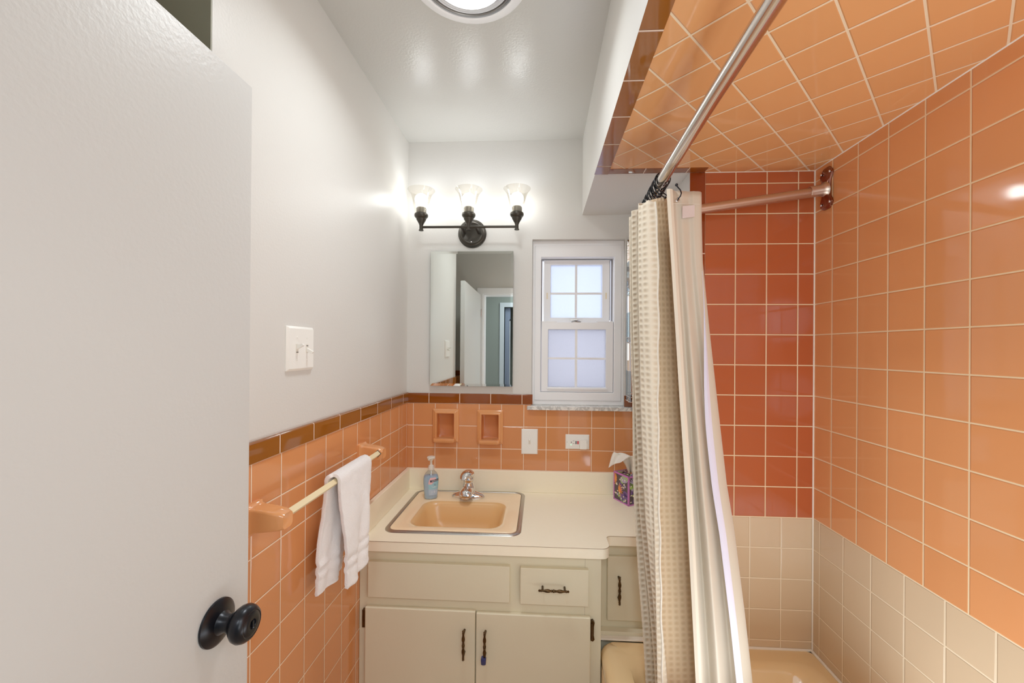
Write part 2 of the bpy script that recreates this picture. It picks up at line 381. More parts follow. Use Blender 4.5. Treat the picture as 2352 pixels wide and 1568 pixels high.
# brown trim strips with a rounded outer edge
def trim(name, bm, m): return struct(name, bm, m)
def strip(L0, L1, w0, w1, d0, d1, f, r=.004):
    # profile across: w, protrusion d (d1 = front face), rounded at w1
    pr = [(w0, d0), (w0, d1)]
    for k in range(5):
        a = pi/2*k/4; pr.append((w1-r+r*math.sin(a), d1+(d0-d1 > 0)*0+( (d0-d1)/abs(d0-d1))*(r-r*math.cos(a))))
    pr.append((w1, d0))
    bm = B(); loft(bm, [[f(L0, w, d) for w, d in pr], [f(L1, w, d) for w, d in pr]], cap0=True, cap1=True); return bm
trim('trim_1', strip(YR, YE-.0005, XS+.046, XS, ZS, ZS-.0075, lambda l, w, d: (w, l, d)), 'cap_y')
trim('trim_2', strip(XS+.0465, .5895, YE-.043, YE, ZS, ZS-.0075, lambda l, w, d: (l, w, d)), 'cap_x')
trim('trim_3', strip(0, ZS-.0076, XP+.051, XP, YE+.008, YE-.002, lambda l, w, d: (w, d, l)), 'cap_z')
# wainscots
struct('wall_back_tile', prism(B(), [(XL, 0), (XP, 0), (XP, 1.2060), (WX0-.0001, 1.2060), (WX0-.0001, 1.2298), (XL, 1.2298)], NH, YB, YB+.006, XZ), 't_back', smooth=False)
trim('trim_4', strip(XL, WX0+.006, 1.2310, 1.2790, YB+.006, YB-.003, lambda l, w, d: (l, d, w)), 'cap_x')
trim('trim_5', strip(WX1-.004, XP, 1.2260, 1.2790, YB+.006, YB-.003, lambda l, w, d: (l, d, w)), 'cap_x')
slab('wall_left_tile', XL-.008, XL, YA+.05, YB, 0, 1.2325, 't_left')
slab('wall_left_tile_edge', XL-.008, XL+.001, YA, YA+.05, 0, 1.2325, 'cap_z')
trim('trim_6', strip(YA, YB, 1.2335, 1.2820, XL-.008, XL+.003, lambda l, w, d: (d, l, w)), 'cap_y')
# alcove/rear wainscot seen in the mirror
slab('wall_alcove_tile', XA, XA+.008, YR, YA, 0, 1.2325, 't_left')
slab('wall_rear_tile', XA, -.66, YR, YR+.008, 0, 1.2325, 't_back')
trim('trim_7', strip(XA, -.66, 1.2335, 1.2820, YR, YR+.011, lambda l, w, d: (l, d, w)), 'cap_x')
# caulk lines at tub
bm = B(); tube(bm, [(XP+.02, YE-.002, .428), (XR-.004, YE-.002, .428), (XR-.002, YR, .428)], .005, 8)
struct('trim_8', bm, 'grout')
bm = B(); tube(bm, [(XR-.001, YE-.001, .43), (XR-.001, YE-.001, ZS-.004)], .0028, 8)
struct('trim_9', bm, 'grout')
bm = B(); tube(bm, [(XP+.05, YE-.001, ZS-.006), (XR-.001, YE-.001, ZS-.006), (XR-.001, YR+.01, ZS-.006)], .0022, 8)
struct('trim_10', bm, 'grout')

# ------------------------------------------------------------------ hallway seen in the mirror
struct('wall_hall_far', box(B(), -1.6, -.50, -1.62, -1.5, 0, ZC), 'hallwall', smooth=False)
struct('wall_hall_far_right', box(B(), .35, 1.6, -1.62, -1.5, 0, ZC), 'hallwall', smooth=False)
struct('wall_hall_head', box(B(), -.50, .35, -1.62, -1.5, 2.06, ZC), 'hallwall', smooth=False)
struct('wall_hall_left', box(B(), -1.6, -1.5, -2.6, YR-.12, 0, ZC), 'hallwall', smooth=False)
struct('wall_hall_right', box(B(), 1.5, 1.6, -2.6, YR-.12, 0, ZC), 'hallwall', smooth=False)
struct('wall_hall_end', box(B(), -1.6, 1.6, -2.7, -2.6, 0, ZC), 'hallwall', smooth=False)
bm = B(); prism(bm, [(-.55, 0), (-.49, 0), (-.49, 2.06), (.34, 2.06), (.34, 0), (.40, 0), (.40, 2.12), (-.55, 2.12)], [], -1.5, -1.48, XZ)
struct('trim_11', bm, 'hallwhite', bevel=.004)
t = thing('door_2', 'blue grey panelled closet door across the hallway, seen in the mirror', 'door', (-.06, -1.56, 0))
t['kind'] = 'structure'
bm = B(); box(bm, -.485, -.05, -1.58, -1.55, .01, 2.055); obj('door_leaf', bm, 'hallblue', t, bevel=.004)
bm = B()
for z0, z1 in ((.15, .9), (1.0, 1.9)):
    box(bm, -.42, -.40, -1.551, -1.54, z0, z1); box(bm, -.14, -.12, -1.551, -1.54, z0, z1); box(bm, -.42, -.12, -1.551, -1.54, z0, z0+.02); box(bm, -.42, -.12, -1.551, -1.54, z1-.02, z1)
obj('panel_moulding', bm, 'hallwhite', t)
bm = B(); lathe(bm, (-.06, -.95, ZC), (0, 0, -1), [(0, .14), (.02, .14), (.06, .12), (.09, .07), (.1, .01)], 24)
single('hall_fill_disc', bm, 'hallfill', 'round white glowing disc added on the hallway ceiling as fill light', 'lamp')  # added glowing disc, fill for the hallway
# door casing on the bathroom side
bm = B(); prism(bm, [(-.635, 0), (-.575, 0), (-.575, 2.045), (.19, 2.045), (.19, 0), (.25, 0), (.25, 2.105), (-.635, 2.105)], [], YR+.0002, YR+.014, XZ)
struct('trim_14', (lambda b_: prism(b_, [(-.5745, 0), (-.562, 0), (-.562, 2.033), (.178, 2.033), (.178, 0), (.1895, 0), (.1895, 2.0445), (-.5745, 2.0445)], [], YR-.12, YR, XZ))(B()), 'vinyl', bevel=.002)
struct('trim_12', bm, 'vinyl', bevel=.003)

# ------------------------------------------------------------------ bathroom door, open against the left wall
t = thing('door_1', 'white slab bathroom door standing open along the left wall with a black knob', 'door', (-.607, -.03, 0)); t['kind'] = 'structure'
box(bmd := B(), -.625, -.590, -.030, .790, .012, 2.0285)
obj('door_leaf', bmd, 'door', t, bevel=.0015)
ky, kz = .7085, .996
kn = obj('door_knob', lathe(B(), (-.590, ky, kz), (1, 0, 0), [(0, .039), (.002, .0405), (.005, .0400), (.009, .034), (.013, .020), (.020, .0155), (.029, .0145), (.030, .0175), (.034, .0175), (.037, .019), (.041, .0255), (.047, .0305), (.054, .0325), (.061, .0310), (.067, .0270), (.069, .0235), (.0685, .0215), (.0695, .020), (.071, .014), (.0705, .0085), (.068, .0075), (.068, .0001)], 48), 'blackm', t, label='black round door knob')
bm = B(); box(bm, -.523, -.5185, ky-.0015, ky+.0015, kz-.006, kz+.006); obj('lock_button', bm, 'blackm', kn, bevel=.0005)
bm = B(); lathe(bm, (-.625, ky, kz), (-1, 0, 0), [(0, .032), (.004, .030), (.008, .012), (.016, .012), (.020, .022), (.026, .024), (.030, .018), (.031, .001)], 28)
obj('rear_knob', bm, 'blackm', t)
for hz in (.25, 1.05, 1.85):
    cy_ = B(); cyl(cy_, (-.586, -.036, hz-.04), (-.586, -.036, hz+.04), .006); obj('hinge', cy_, 'chrome', t)

# ------------------------------------------------------------------ ceiling light / fan
t = thing('ceiling_light', 'round white ceiling light with ribbed louvre rings and a glowing lens', 'lamp', (-.205, 1.085, ZC))
c = (-.205, 1.085, ZC)
obj('trim_ring', lathe(B(), c, (0, 0, -1), [(0, .170), (.006, .1695), (.012, .160), (.016, .142), (.014, .138), (.004, .138), (0, .138)], 64, caps=False), 'vinyl', t)
obj('housing', lathe(B(), c, (0, 0, -1), [(.001, .139), (.0015, .0001)], 48, caps=False), 'gap', t)
for r in (.130, .120, .110, .100):
    obj('louvre_ring', lathe(B(), c, (0, 0, -1), [(.003, r+.0025), (.012+(.13-r)*.2, r+.0015), (.014+(.13-r)*.2, r-.001), (.010, r-.0035), (.003, r-.003)], 64, caps=False), 'steel' if r > .125 else 'vinyl', t)
obj('lens', lathe(B(), c, (0, 0, -1), [(.004, .095), (.018, .092), (.026, .078), (.032, .05), (.034, .0001)], 48, caps=False), 'lens', t)

# ------------------------------------------------------------------ vanity sconce
t = thing('vanity_light', 'dark bronze three-bulb wall light with clear bell glass shades above the mirror', 'lamp', (-.340, YB+.006, 2.066))
pc = (-.340, YB+.006, 2.066)
obj('backplate', lathe(B(), pc, (0, -1, 0), [(0, .070), (.008, .0695), (.012, .064), (.016, .0625), (.017, .060), (.020, .0555), (.024, .0535), (.025, .050), (.023, .047), (.0225, .0001)], 56), 'bronze', t)
bm = B(); ball(bm, (-.340, YB-.021, 2.020), .004); obj('screw', bm, 'chrome', t)
YS = 1.873; ZB = 2.0700
for dx in (-.035, .035):
    obj('standoff', cyl(B(), (-.340+dx, YB-.010, 2.064), (-.340+dx, YS, ZB), .0065, 14), 'bronze', t)
obj('crossbar', cyl(B(), (-.566, YS, ZB+.001), (-.1145, YS, ZB-.001), .0058, 16), 'bronze', t)
for x in (-.566, -.3405, -.1145):
    z = ZB
    obj('socket_cup', lathe(B(), (x, YS, z-.017), (0, 0, 1), [(0, .0085), (.001, .0112), (.005, .0112), (.007, .0085), (.026, .0085), (.029, .0105), (.032, .0105), (.034, .012), (.045, .018), (.052, .0225), (.056, .0235), (.058, .0225), (.061, .0265), (.067, .0315), (.074, .0325), (.079, .031), (.082, .0245), (.084, .0245)], 32), 'bronze', t)
    obj('socket', lathe(B(), (x, YS, z+.066), (0, 0, 1), [(0, .0235), (.024, .0235), (.026, .0215), (.024, .019)], 32), 'bronzecup', t)
    bb = obj('bulb', lathe(B(), (x, YS, z+.096), (0, 0, 1), [(.009, .0215), (.017, .0262), (.027, .0295), (.037, .0300), (.047, .0270), (.055, .0200), (.060, .0105), (.0615, .0001)], 32), 'bulb', t, label='lit white bulb')
    obj('bulb_neck', lathe(B(), (x, YS, z+.088), (0, 0, 1), [(0, .0170), (.010, .0182), (.0168, .0213)], 28), 'bulbneck', bb)
    obj('glass_shade', lathe(B(), (x, YS, z+.062), (0, 0, 1), [(0, .0295), (.012, .0305), (.028, .0335), (.050, .0380), (.072, .0425), (.090, .0475), (.103, .0545), (.112, .0630), (.1135, .0640), (.1125, .0615), (.103, .0525), (.090, .0455), (.072, .0405), (.050, .0360)], 48, caps=False), 'shade', t, label='clear glass bell shade')

# ------------------------------------------------------------------ mirror
t = thing('wall_mirror', 'tall frameless mirror with thin slanted edges on the wall above the sink', 'mirror', (-.3375, YB+.006, 1.318))
x0, x1, z0, z1 = -.5405, -.1350, 1.3175, 1.9745
y0, yf = YB-.012, YB-.020; bv = .012
def rc(x0, x1, z0, z1, y): return [(x0, y, z0), (x1, y, z0), (x1, y, z1), (x0, y, z1)]
bm = B(); loft(bm, [rc(x0, x1, z0, z1, YB-.002), rc(x0, x1, z0, z1, yf+.0009)], cap0=True); obj('backing', bm, 'mirror_edge', t, smooth=False)
bm = B(); loft(bm, [rc(x0, x1, z0, z1, yf+.0008), rc(x0+bv, x1-bv, z0+bv, z1-bv, yf)], cap1=True); obj('mirror_pane', bm, 'mirror', t, smooth=False)

# ------------------------------------------------------------------ window
t = thing('window_1', 'small white double-hung window with frosted panes and divided grilles above the marble sill', 'window', (.178, YB+.07, 1.225)); t['kind'] = 'structure'
bm = B()   # painted reveal + stepped outer frame
def ring(bm, X0, X1, Z0, Z1, x0, x1, z0, z1, ya, yb, mi=0):
    prism(bm, [(X0, Z0), (X1, Z0), (X1, Z1), (X0, Z1)], [[(x0, z0), (x1, z0), (x1, z1), (x0, z1)]], ya, yb, XZ, mi)
ring(bm, WX0+.0002, WX1-.0002, 1.225, WZ1-.0002, -.028, .392, 1.2500, 2.012, YB+.035, YB+.09)
obj('outer_frame', bm, 'vinyl', t, smooth=False, bevel=.003)
bm = B(); ring(bm, -.030, .394, 1.248, 2.014, .0005, .3585, 1.2880, 1.9555, YB+.030, YB+.12)
obj('inner_frame', bm, 'vinyl', t, smooth=False, bevel=.003)
bm = B(); ring(bm, .0005, .3585, 1.2880, 1.9555, .0065, .3525, 1.290, 1.9535, YB+.085, YB+.118); box(bm, .3440, .3465, YB+.08, YB+.084, 1.646, 1.952); box(bm, .0095, .0120, YB+.08, YB+.084, 1.646, 1.952)
obj('sash_track', bm, 'vinyl_sh', t, smooth=False)
# upper sash
us = obj('upper_sash', (lambda bm: (ring(bm, .014, .3430, 1.62, 1.9500, .0485, .3075, 1.66, 1.9265, YB+.075, YB+.105), bm)[1])(B()), 'vinyl', t, smooth=False, bevel=.002)
bm = B(); box(bm, .0485, .3075, YB+.092, YB+.096, 1.61, 1.9265); obj('glass_pane', bm, 'pane_up', us, smooth=False)
bm = B(); box(bm, .171, .183, YB+.084, YB+.091, 1.61, 1.9265); box(bm, .0485, .3075, YB+.0845, YB+.0905, 1.777, 1.788); obj('grille', bm, 'vinyl', us, smooth=False)
bm = B(); box(bm, .0285, .0335, YB+.0725, YB+.0755, 1.754, 1.785); box(bm, .3235, .3285, YB+.0725, YB+.0755, 1.754, 1.785); obj('tilt_latch', bm, 'brassbar', us, smooth=False)
# lower sash
bm = B(); ring(bm, .0035, .3560, 1.290, 1.6340, .0370, .3210, 1.3130, 1.5990, YB+.038, YB+.070)
box(bm, .0035, .080, YB+.038, YB+.070, 1.6335, 1.6400); box(bm, .2795, .3560, YB+.038, YB+.070, 1.6335, 1.6400)
ls = obj('lower_sash', bm, 'vinyl', t, smooth=False, bevel=.002)
bm = B(); box(bm, .0370, .3210, YB+.054, YB+.058, 1.3130, 1.5990); obj('glass_pane', bm, 'pane_lo', ls, smooth=False)
bm = B(); box(bm, .170, .182, YB+.046, YB+.053, 1.3130, 1.5990); box(bm, .0370, .3210, YB+.0465, YB+.0525, 1.4500, 1.4600); obj('grille', bm, 'vinyl', ls, smooth=False); obj('lift_rail', box(B(), .033, .327, YB+.030, YB+.0379, 1.302, 1.3105), 'vinyl', ls, smooth=False, bevel=.0015)
bm = B(); lathe(bm, (.176, YB+.052, 1.634), (0, 0, 1), [(0, .026), (.005, .024), (.009, .010), (.012, .009), (.013, .001)], 24, sc_=(1, .5), uax=(1, 0, 0)); box(bm, .145, .180, YB+.040, YB+.050, 1.6440, 1.6485)
obj('sash_lock', bm, 'steel', ls)
# sill
single('window_sill', box(B(), -.0635, .4365, YB-.022, YB+.045, 1.2062, 1.2248), 'marble', 'grey veined white marble sill projecting under the window', 'sill', smooth=False, bevel=.0025)
bpy.data.objects['window_sill']['kind'] = 'structure'; bpy.data.objects['window_sill'].name = 'trim_13'

# ------------------------------------------------------------------ mirror strip and wire rack right of the window
single('narrow_mirror', box(B(), .4125, .535, YB-.003, YB+.0055, 1.2835, 2.034), 'mirror', 'narrow mirror panel right of the window, mostly behind the shower curtain', 'mirror', smooth=False, bevel=.001)
t = thing('wire_shelf', 'clear acrylic and wire shelf rack between the window and the shower curtain', 'shelf', (.46, YB-.06, 1.262))
bm = B(); 
for x in (.413, .520):
    for y in (YB-.016, YB-.085): tube(bm, [(x, y, 1.262), (x, y, 1.83)], .0022, 8)
obj('upright', bm, 'chrome', t)
for z in (1.262, 1.535, 1.775):
    bm = B()
    for dz in (0, .022):
        tube(bm, [(.408, YB-.016, z+dz), (.408, YB-.10, z+dz), (.414, YB-.112, z+dz), (.515, YB-.112, z+dz), (.524, YB-.10, z+dz), (.524, YB-.016, z+dz)], .0020, 8)
    tube(bm, [(.402, YB-.105, z+.0), (.397, YB-.112, z+.012), (.404, YB-.117, z+.024), (.412, YB-.112, z+.022)], .0017, 8)
    for k in range(6): tube(bm, [(.42+.018*k, YB-.112, z+.0), (.42+.018*k, YB-.018, z)], .0014, 6)
    obj('wire_basket', bm, 'chrome', t)
    obj('shelf_tray', box(B(), .410, .522, YB-.110, YB-.018, z+.003, z+.0065), 'acrylic', t, smooth=False, bevel=.001)
    obj('tray_side', box(B(), .409, .4115, YB-.108, YB-.018, z+.0065, z+.14), 'acrylic', t, smooth=False)

# ------------------------------------------------------------------ ceramic soap / toothbrush holders
def dish(x0, x1, z0, z1, label):
    t = thing('ceramic_niche', label, 'soap holder', ((x0+x1)/2, YB, z0), 'ceramic holders in the backsplash tile')
    w = x1-x0
    def R(i, y, r=.004): return [(x, y, z) for x, z in rrect(x0+i, x1-i, z0+i*.9, z1-i, r)]
    bm = B()
    loft(bm, [R(0, YB+.0005), R(.000, YB-.006), R(.003, YB-.010), R(.010, YB-.012), R(.012, YB-.016), R(.016, YB-.018), R(.021, YB-.018), R(.0228, YB-.014), R(.0232, YB-.0035, .006)], mis=[0]*8)
    obj('rim', bm, 'ceramic', t)
    bm = B(); loft(bm, [R(.0231, YB-.006, .006), R(.0240, YB+.018, .008), R(.030, YB+.024, .010)], mis=[0, 0], cap1=True)
    for f in bm.faces: f.material_index = 0
    obj('recess', bm, 'ceramic_in', t)
    rl = lambda i, z: [(x, y, z) for x, y in rrect(x0+.010+i, x1-.014-i, YB-.044+i, YB-.004, .010)]
    bm = B(); loft(bm, [rl(.006, z0+.004), rl(.001, z0+.010), rl(0, z0+.017), rl(.001, z0+.0225), rl(.003, z0+.0242), rl(.007, z0+.0224)], cap0=True, cap1=True)
    box(bm, x0+.0236, x1-.0236, YB-.006, YB+.017, z0+.016, z0+.0232)
    obj('ledge', bm, 'ceramic', t)
dish(-.5290, -.3985, 1.0390, 1.2040, 'left peach ceramic recessed holder, nearest the left wall, under the mirror')
dish(-.3085, -.1800, 1.0350, 1.2010, 'right peach ceramic recessed holder under the mirror, beside the single switch')

# ------------------------------------------------------------------ electrical plates
def plate_bevel(bm, f, a0, a1, b0, b1, h, e=.004):
    loft(bm, [[f(p, q, 0) for p, q in rrect(a0, a1, b0, b1, .002, 3)], [f(p, q, h*.35) for p, q in rrect(a0, a1, b0, b1, .002, 3)], [f(p, q, h) for p, q in rrect(a0+e, a1-e, b0+e, b1-e, .002, 3)]], cap0=True, cap1=True); return bm
fb = lambda x, z, d: (x, YB-d, z); fl = lambda y, z, d: (XL-.008+d, y, z)
t = thing('light_switch', 'white single toggle switch plate on the peach tile beside the outlet', 'switch', (-.051, YB, .989))
obj('cover_plate', plate_bevel(B(), fb, -.090, -.0110, .9890, 1.1110, .006), 'plate', t)
bm = B(); box(bm, -.0555, -.0455, YB-.0075, YB-.005, 1.038, 1.062); obj('toggle_slot', bm, 'plast2', t)
bm = B(); prism(bm, [(YB-.005, 1.046), (YB-.005, 1.058), (YB-.019, 1.064), (YB-.020, 1.059)], [], -.0535, -.0475, YZ); obj('toggle', bm, 'plate', t, bevel=.001)
for z in (1.020, 1.080): bm = B(); ball(bm, (-.0505, YB-.006, z), .0027, s=(1, .4, 1)); obj('screw', bm, 'plate', t)
t = thing('wall_outlet', 'white horizontal outlet plate with black and red test buttons and a plug-in night light', 'outlet', (.181, YB, 1.017))
obj('cover_plate', plate_bevel(B(), fb, .1235, .2380, 1.0175, 1.0885, .006), 'plate', t)
bm = B(); prism(bm, rrect(.1465, .2220, 1.0345, 1.0685, .003, 3), [], YB-.008, YB-.004, XZ); obj('receptacle', bm, 'plate', t)
bm = B(); prism(bm, rrect(.1715, .1762, 1.0435, 1.0585, .0006, 2), [], YB-.0105, YB-.007, XZ); obj('test_button', bm, 'black', t, label='black button')
bm = B(); prism(bm, rrect(.1800, .1865, 1.0435, 1.0585, .0006, 2), [], YB-.0105, YB-.007, XZ); obj('reset_button', bm, 'red', t, label='red button')
bm = B(); box(bm, .1590, .1660, YB-.0084, YB-.0075, 1.0578, 1.0592); box(bm, .1590, .1660, YB-.0084, YB-.0075, 1.0448, 1.0462); cyl(bm, (.1515, YB-.0075, 1.0520), (.1515, YB-.0084, 1.0520), .0024, 12); obj('socket_slot', bm, 'black', t)
bm = B(); ball(bm, (.1500, YB-.008, 1.0395), .0016); obj('indicator_light', bm, 'led', t)
bm = B(); prism(bm, rrect(.1905, .2235, 1.0235, 1.0665, .004, 3), [], YB-.030, YB-.008, XZ); obj('night_light', bm, 'plate', t, bevel=.002)
obj('plate_screw', box(B(), .2260, .2273, YB-.0064, YB-.0055, 1.046, 1.060), 'steel', t); obj('plate_screw', box(B(), .1300, .1312, YB-.0064, YB-.0055, 1.048, 1.056), 'steel', t)
t = thing('double_light_switch', 'ivory double toggle switch plate on the painted left wall above the tile', 'switch', (XL, 1.0755, 1.436))
obj('cover_plate', plate_bevel(B(), fl, 1.0140, 1.1370, 1.4370, 1.5570, .009, .006), 'plate', t)
for yy, up in ((1.0525, 1), (1.0985, 0)):
    bm = B(); box(bm, XL+.0002, XL+.0022, yy-.005, yy+.005, 1.485, 1.509); obj('toggle_slot', bm, 'plast2', t)
    bm = B(); s = 1 if up else -1
    prism(bm, [(XL+.001, 1.497-s*.003), (XL+.001, 1.497+s*.009), (XL+.017, 1.497+s*.014), (XL+.020, 1.497+s*.009), (XL+.018, 1.497+s*.006)], [], yy-.0035, yy+.0035, lambda x, z, y: (x, y, z)); obj('toggle', bm, 'plate', t, bevel=.0012)
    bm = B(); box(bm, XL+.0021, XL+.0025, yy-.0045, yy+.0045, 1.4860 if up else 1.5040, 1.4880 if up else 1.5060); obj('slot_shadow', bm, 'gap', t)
    for z in (1.467, 1.527): bm = B(); ball(bm, (XL+.001, yy, z), .003, s=(.5, 1, 1)); obj('screw', bm, 'plate', t)

# ------------------------------------------------------------------ towel bar
ZW = 1.118; XB = -.583
t = thing('towel_bar', 'square gold towel bar on two peach ceramic posts along the left wall', 'towel bar', (XL, 1.16, ZW))
def post(yc, zc, L=.094):
    bm = B(); 
    def ring_(x, hy, hz, dz=0, r=.006): return [(x, y, z) for y, z in rrect(yc-hy, yc+hy, zc-hz+dz, zc+hz+dz, min(r, hy*.9, hz*.9), 4)]
    loft(bm, [ring_(XL, .030, .036), ring_(XL+.008, .030, .036), ring_(XL+.013, .026, .031), ring_(XL+.022, .0235, .027, .002), ring_(XL+.050, .0225, .024, .002), ring_(XL+.076, .0215, .021, .001, .009), ring_(XL+.088, .018, .017, 0, .010), ring_(XL+L, .010, .010, 0, .008)], cap0=True, cap1=True)
    obj('bar_post', bm, 'ceramic', t)
post(.8840, ZW-.008, .086); post(1.4466, ZW-.002, .086)
bm = B(); sq = .0088
T = Matrix.Translation((XB, 0, ZW))
loft(bm, [[(XB+a*sq, y, zc+b_*sq) for a, b_ in ((0, 1.22), (-1.22, 0), (0, -1.22), (1.22, 0))] for y, zc in ((.890, ZW-.003), (1.438, ZW+.002))], cap0=True, cap1=True)
obj('bar', bm, 'brassbar', t, smooth=False, bevel=.001)
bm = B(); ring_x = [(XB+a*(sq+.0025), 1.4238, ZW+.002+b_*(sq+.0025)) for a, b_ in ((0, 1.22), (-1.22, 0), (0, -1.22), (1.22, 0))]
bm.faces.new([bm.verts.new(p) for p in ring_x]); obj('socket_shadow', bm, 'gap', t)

# ------------------------------------------------------------------ towel
def towel():
    bm = B(); NU, NV = 44, 110
    Lf, Lb = .315, .315; rad = .0175
    rows = []
    for j in range(NV+1):
        s = j/NV; row = []
        for i in range(NU+1):
            u = i/NU
            tot = Lb+Lf+pi*rad; d = s*tot
            if d < Lb: h = Lb-d; side = -1; x = XB-rad; z = ZW+.004-h; fall = h
            elif d > Lb+pi*rad: h = d-Lb-pi*rad; side = 1; x = XB+rad; z = ZW+.004-h; fall = h
            else:
                a = (d-Lb)/rad; x = XB-rad*math.cos(a); z = ZW+.004+rad*math.sin(a); side = -math.cos(a); fall = 0
            k = smoothstep(fall/.25)
            if side > 0:
                ya, yb = 1.112+.020*k, 1.318-.030*smoothstep(fall/.30)
            else:
                ya, yb = 1.104-.012*k, 1.305-.075*k
            y = ya+(yb-ya)*u
            fold = math.sin(u*pi*2.4+.6+1.2*fall)*.0085*k + math.sin(u*pi*5.3+fall*9)*.0032*k
            x += side*fold + side*.004*k
            if side > 0:
                x += .012*smoothstep((u-.0)/.25)*smoothstep((1-u)/.3)*min(1, fall/.12) - .010*smoothstep((u-.8)/.2)*k
                z -= .000+(-.022*smoothstep((u-.35)/.65))*k
            else: x = max(x-.004*k, XL+.008); z -= -.012*u*k
            # dobby band ridges
            hem = fall
            if fall > .001:
                for c0 in (.232, .262):
                    x -= side*.0042*math.exp(-((hem-c0)/.006)**2)
                x += side*.0020*math.exp(-((hem-.309)/.004)**2)
            n = noise.noise(Vector((u*9, s*30, 3)))*.0016; x += side*n
            row.append(bm.verts.new((x, y, z)))
        rows.append(row)
    for a, b_ in zip(rows, rows[1:]):
        for i in range(NU): bm.faces.new((a[i], a[i+1], b_[i+1], b_[i]))
    return bm
o = single('hand_towel', towel(), 'towel', 'folded white terry hand towel draped over the towel bar', 'towel')
m_ = o.modifiers.new('thick', 'SOLIDIFY'); m_.thickness = .011; m_.offset = 0
m_ = o.modifiers.new('bev', 'BEVEL'); m_.width = .004; m_.segments = 2; m_.limit_method = 'ANGLE'; m_.angle_limit = math.radians(50)

# ------------------------------------------------------------------ vanity cabinet
ZK = .809; ZKB = .772; YF = 1.445; YFD = 1.427
t = thing('vanity_cabinet', 'cream painted vanity base cabinet under the sink with two doors and a drawer', 'cabinet', (-.22, YF, 0))
bm = B(); box(bm, XL+.001, .2200, YF, YF+.018, .09, ZKB-.001); box(bm, XL+.001, XL+.019, YF+.018, YB-.001, .09, ZKB-.001); box(bm, .2020, .2200, YF+.018, YB-.001, .09, ZKB-.001)
box(bm, XL+.019, .2020, YF+.018, YB-.001, .09, .108); box(bm, XL+.001, .2195, YF+.06, YB-.002, 0, .0899)
obj('carcass', bm, 'cab', t, smooth=False, bevel=.001)
obj('stile_seam', box(B(), .1630, .1635, YF-.0004, YF+.001, .30, ZKB-.004), 'seam', t, smooth=False)
def pull(parent, c, ax, L=.108):
    bm = B(); ax = Vector(ax); y = YFD-.024 if parent is not None else 0
    c = Vector(c); h = L/2
    prof = [(0, .0005), (.002, .0035), (.0045, .0045), (.007, .003), (.009, .0042), (.012, .0042), (.0135, .003), (.020, .0036), (.028, .0056), (.034, .0060), (.040, .0048), (.0445, .0032), (.0460, .0046), (.0480, .0046), (.0495, .0032), (.0515, .0055)]
    prof = prof + [(L-a, r) for a, r in reversed(prof)]
    lathe(bm, c-ax*h, ax, prof, 14)
    for s in (-1, 1):
        q = c+ax*(s*(h-.0155)); cyl(bm, q, q+Vector((0, .026, 0)), .0040, 10)
    return obj('pull_handle', bm, 'pull', parent)
dz = .0
obj('false_drawer_front', box(B(), -.6175, -.1035, YFD, YF, .6005, .7290), 'cab', t, smooth=False, bevel=.002)
d = obj('drawer', box(B(), -.0660, .1740, YFD, YF, .5985, .7265), 'cab', t, smooth=False, bevel=.002)
pull(d, (.0515, YFD-.025, .664), (1, 0, 0))
d1 = obj('door', box(B(), -.6275, -.2255, YFD, YF, .10, .5645), 'cab', t, smooth=False, bevel=.004)
pull(d1, (-.2630, YFD-.025, .4610), (0, 0, 1))
d2 = obj('door', box(B(), -.2225, .1820, YFD, YF, .10, .5600), 'cab', t, smooth=False, bevel=.004)
pull(d2, (-.1880, YFD-.025, .4600), (0, 0, 1))
bm = B(); loft(bm, [[(x, y, z) for x, y in rrect(-.1880-w-.003, -.1880+w-.003, YFD-.025-w, YFD-.025+w, .0045, 4)] for z, w in ((.400, .006), (.403, .0085), (.420, .0092), (.424, .0078))], cap0=True, cap1=True)
obj('rubber_cap', bm, 'rubber', d2, label='navy blue rubber cap on the handle end')
def hinge(parent, x, z0, z1):
    bm = B(); prism(bm, [(x-.004, z0), (x+.004, z0-.003), (x+.010, z0+.004), (x+.007, z0+.018), (x+.0075, z1-.018), (x+.010, z1-.004), (x+.004, z1+.003), (x-.004, z1)], [], YF-.012, YF+.0, XZ); cyl(bm, (x-.001, YF-.015, z0+.004), (x-.001, YF-.015, z1-.004), .004, 10)
    obj('hinge', bm, 'pull', parent)
hinge(d2, .1870, .4770, .5440)
bm = B(); box(bm, -.6385, -.6285, YF-.014, YF, .488, .551); obj('hinge', bm, 'pull', d1)
hinge(d2, .1870, .15, .21)
# linen cabinet over the tub end
t = thing('side_cabinet', 'cream painted side cabinet between the vanity and the tub end wall with one upright handle', 'cabinet', (.38, 1.54, 0))
Y2 = 1.556
obj('carcass', box(B(), .2206, XP-.001, Y2, YB-.001, .0, ZKB-.002), 'cab', t, smooth=False, bevel=.001)
d = obj('door', box(B(), .2580, .535, Y2-.016, Y2, .4800, .7215), 'cab', t, smooth=False, bevel=.003)
bm = B(); 
pull(d, (.2990, Y2-.041, .6070), (0, 0, 1))
obj('bottom_rail', box(B(), .2206, XP-.001, Y2-.030, Y2, .4285, .4480), 'cab', t, smooth=False, bevel=.002)
obj('caulk_strip', box(B(), .2206, XP-.001, YE+.0005, Y2-.030, .4285, .4350), 'grout', t, smooth=False, bevel=.002)

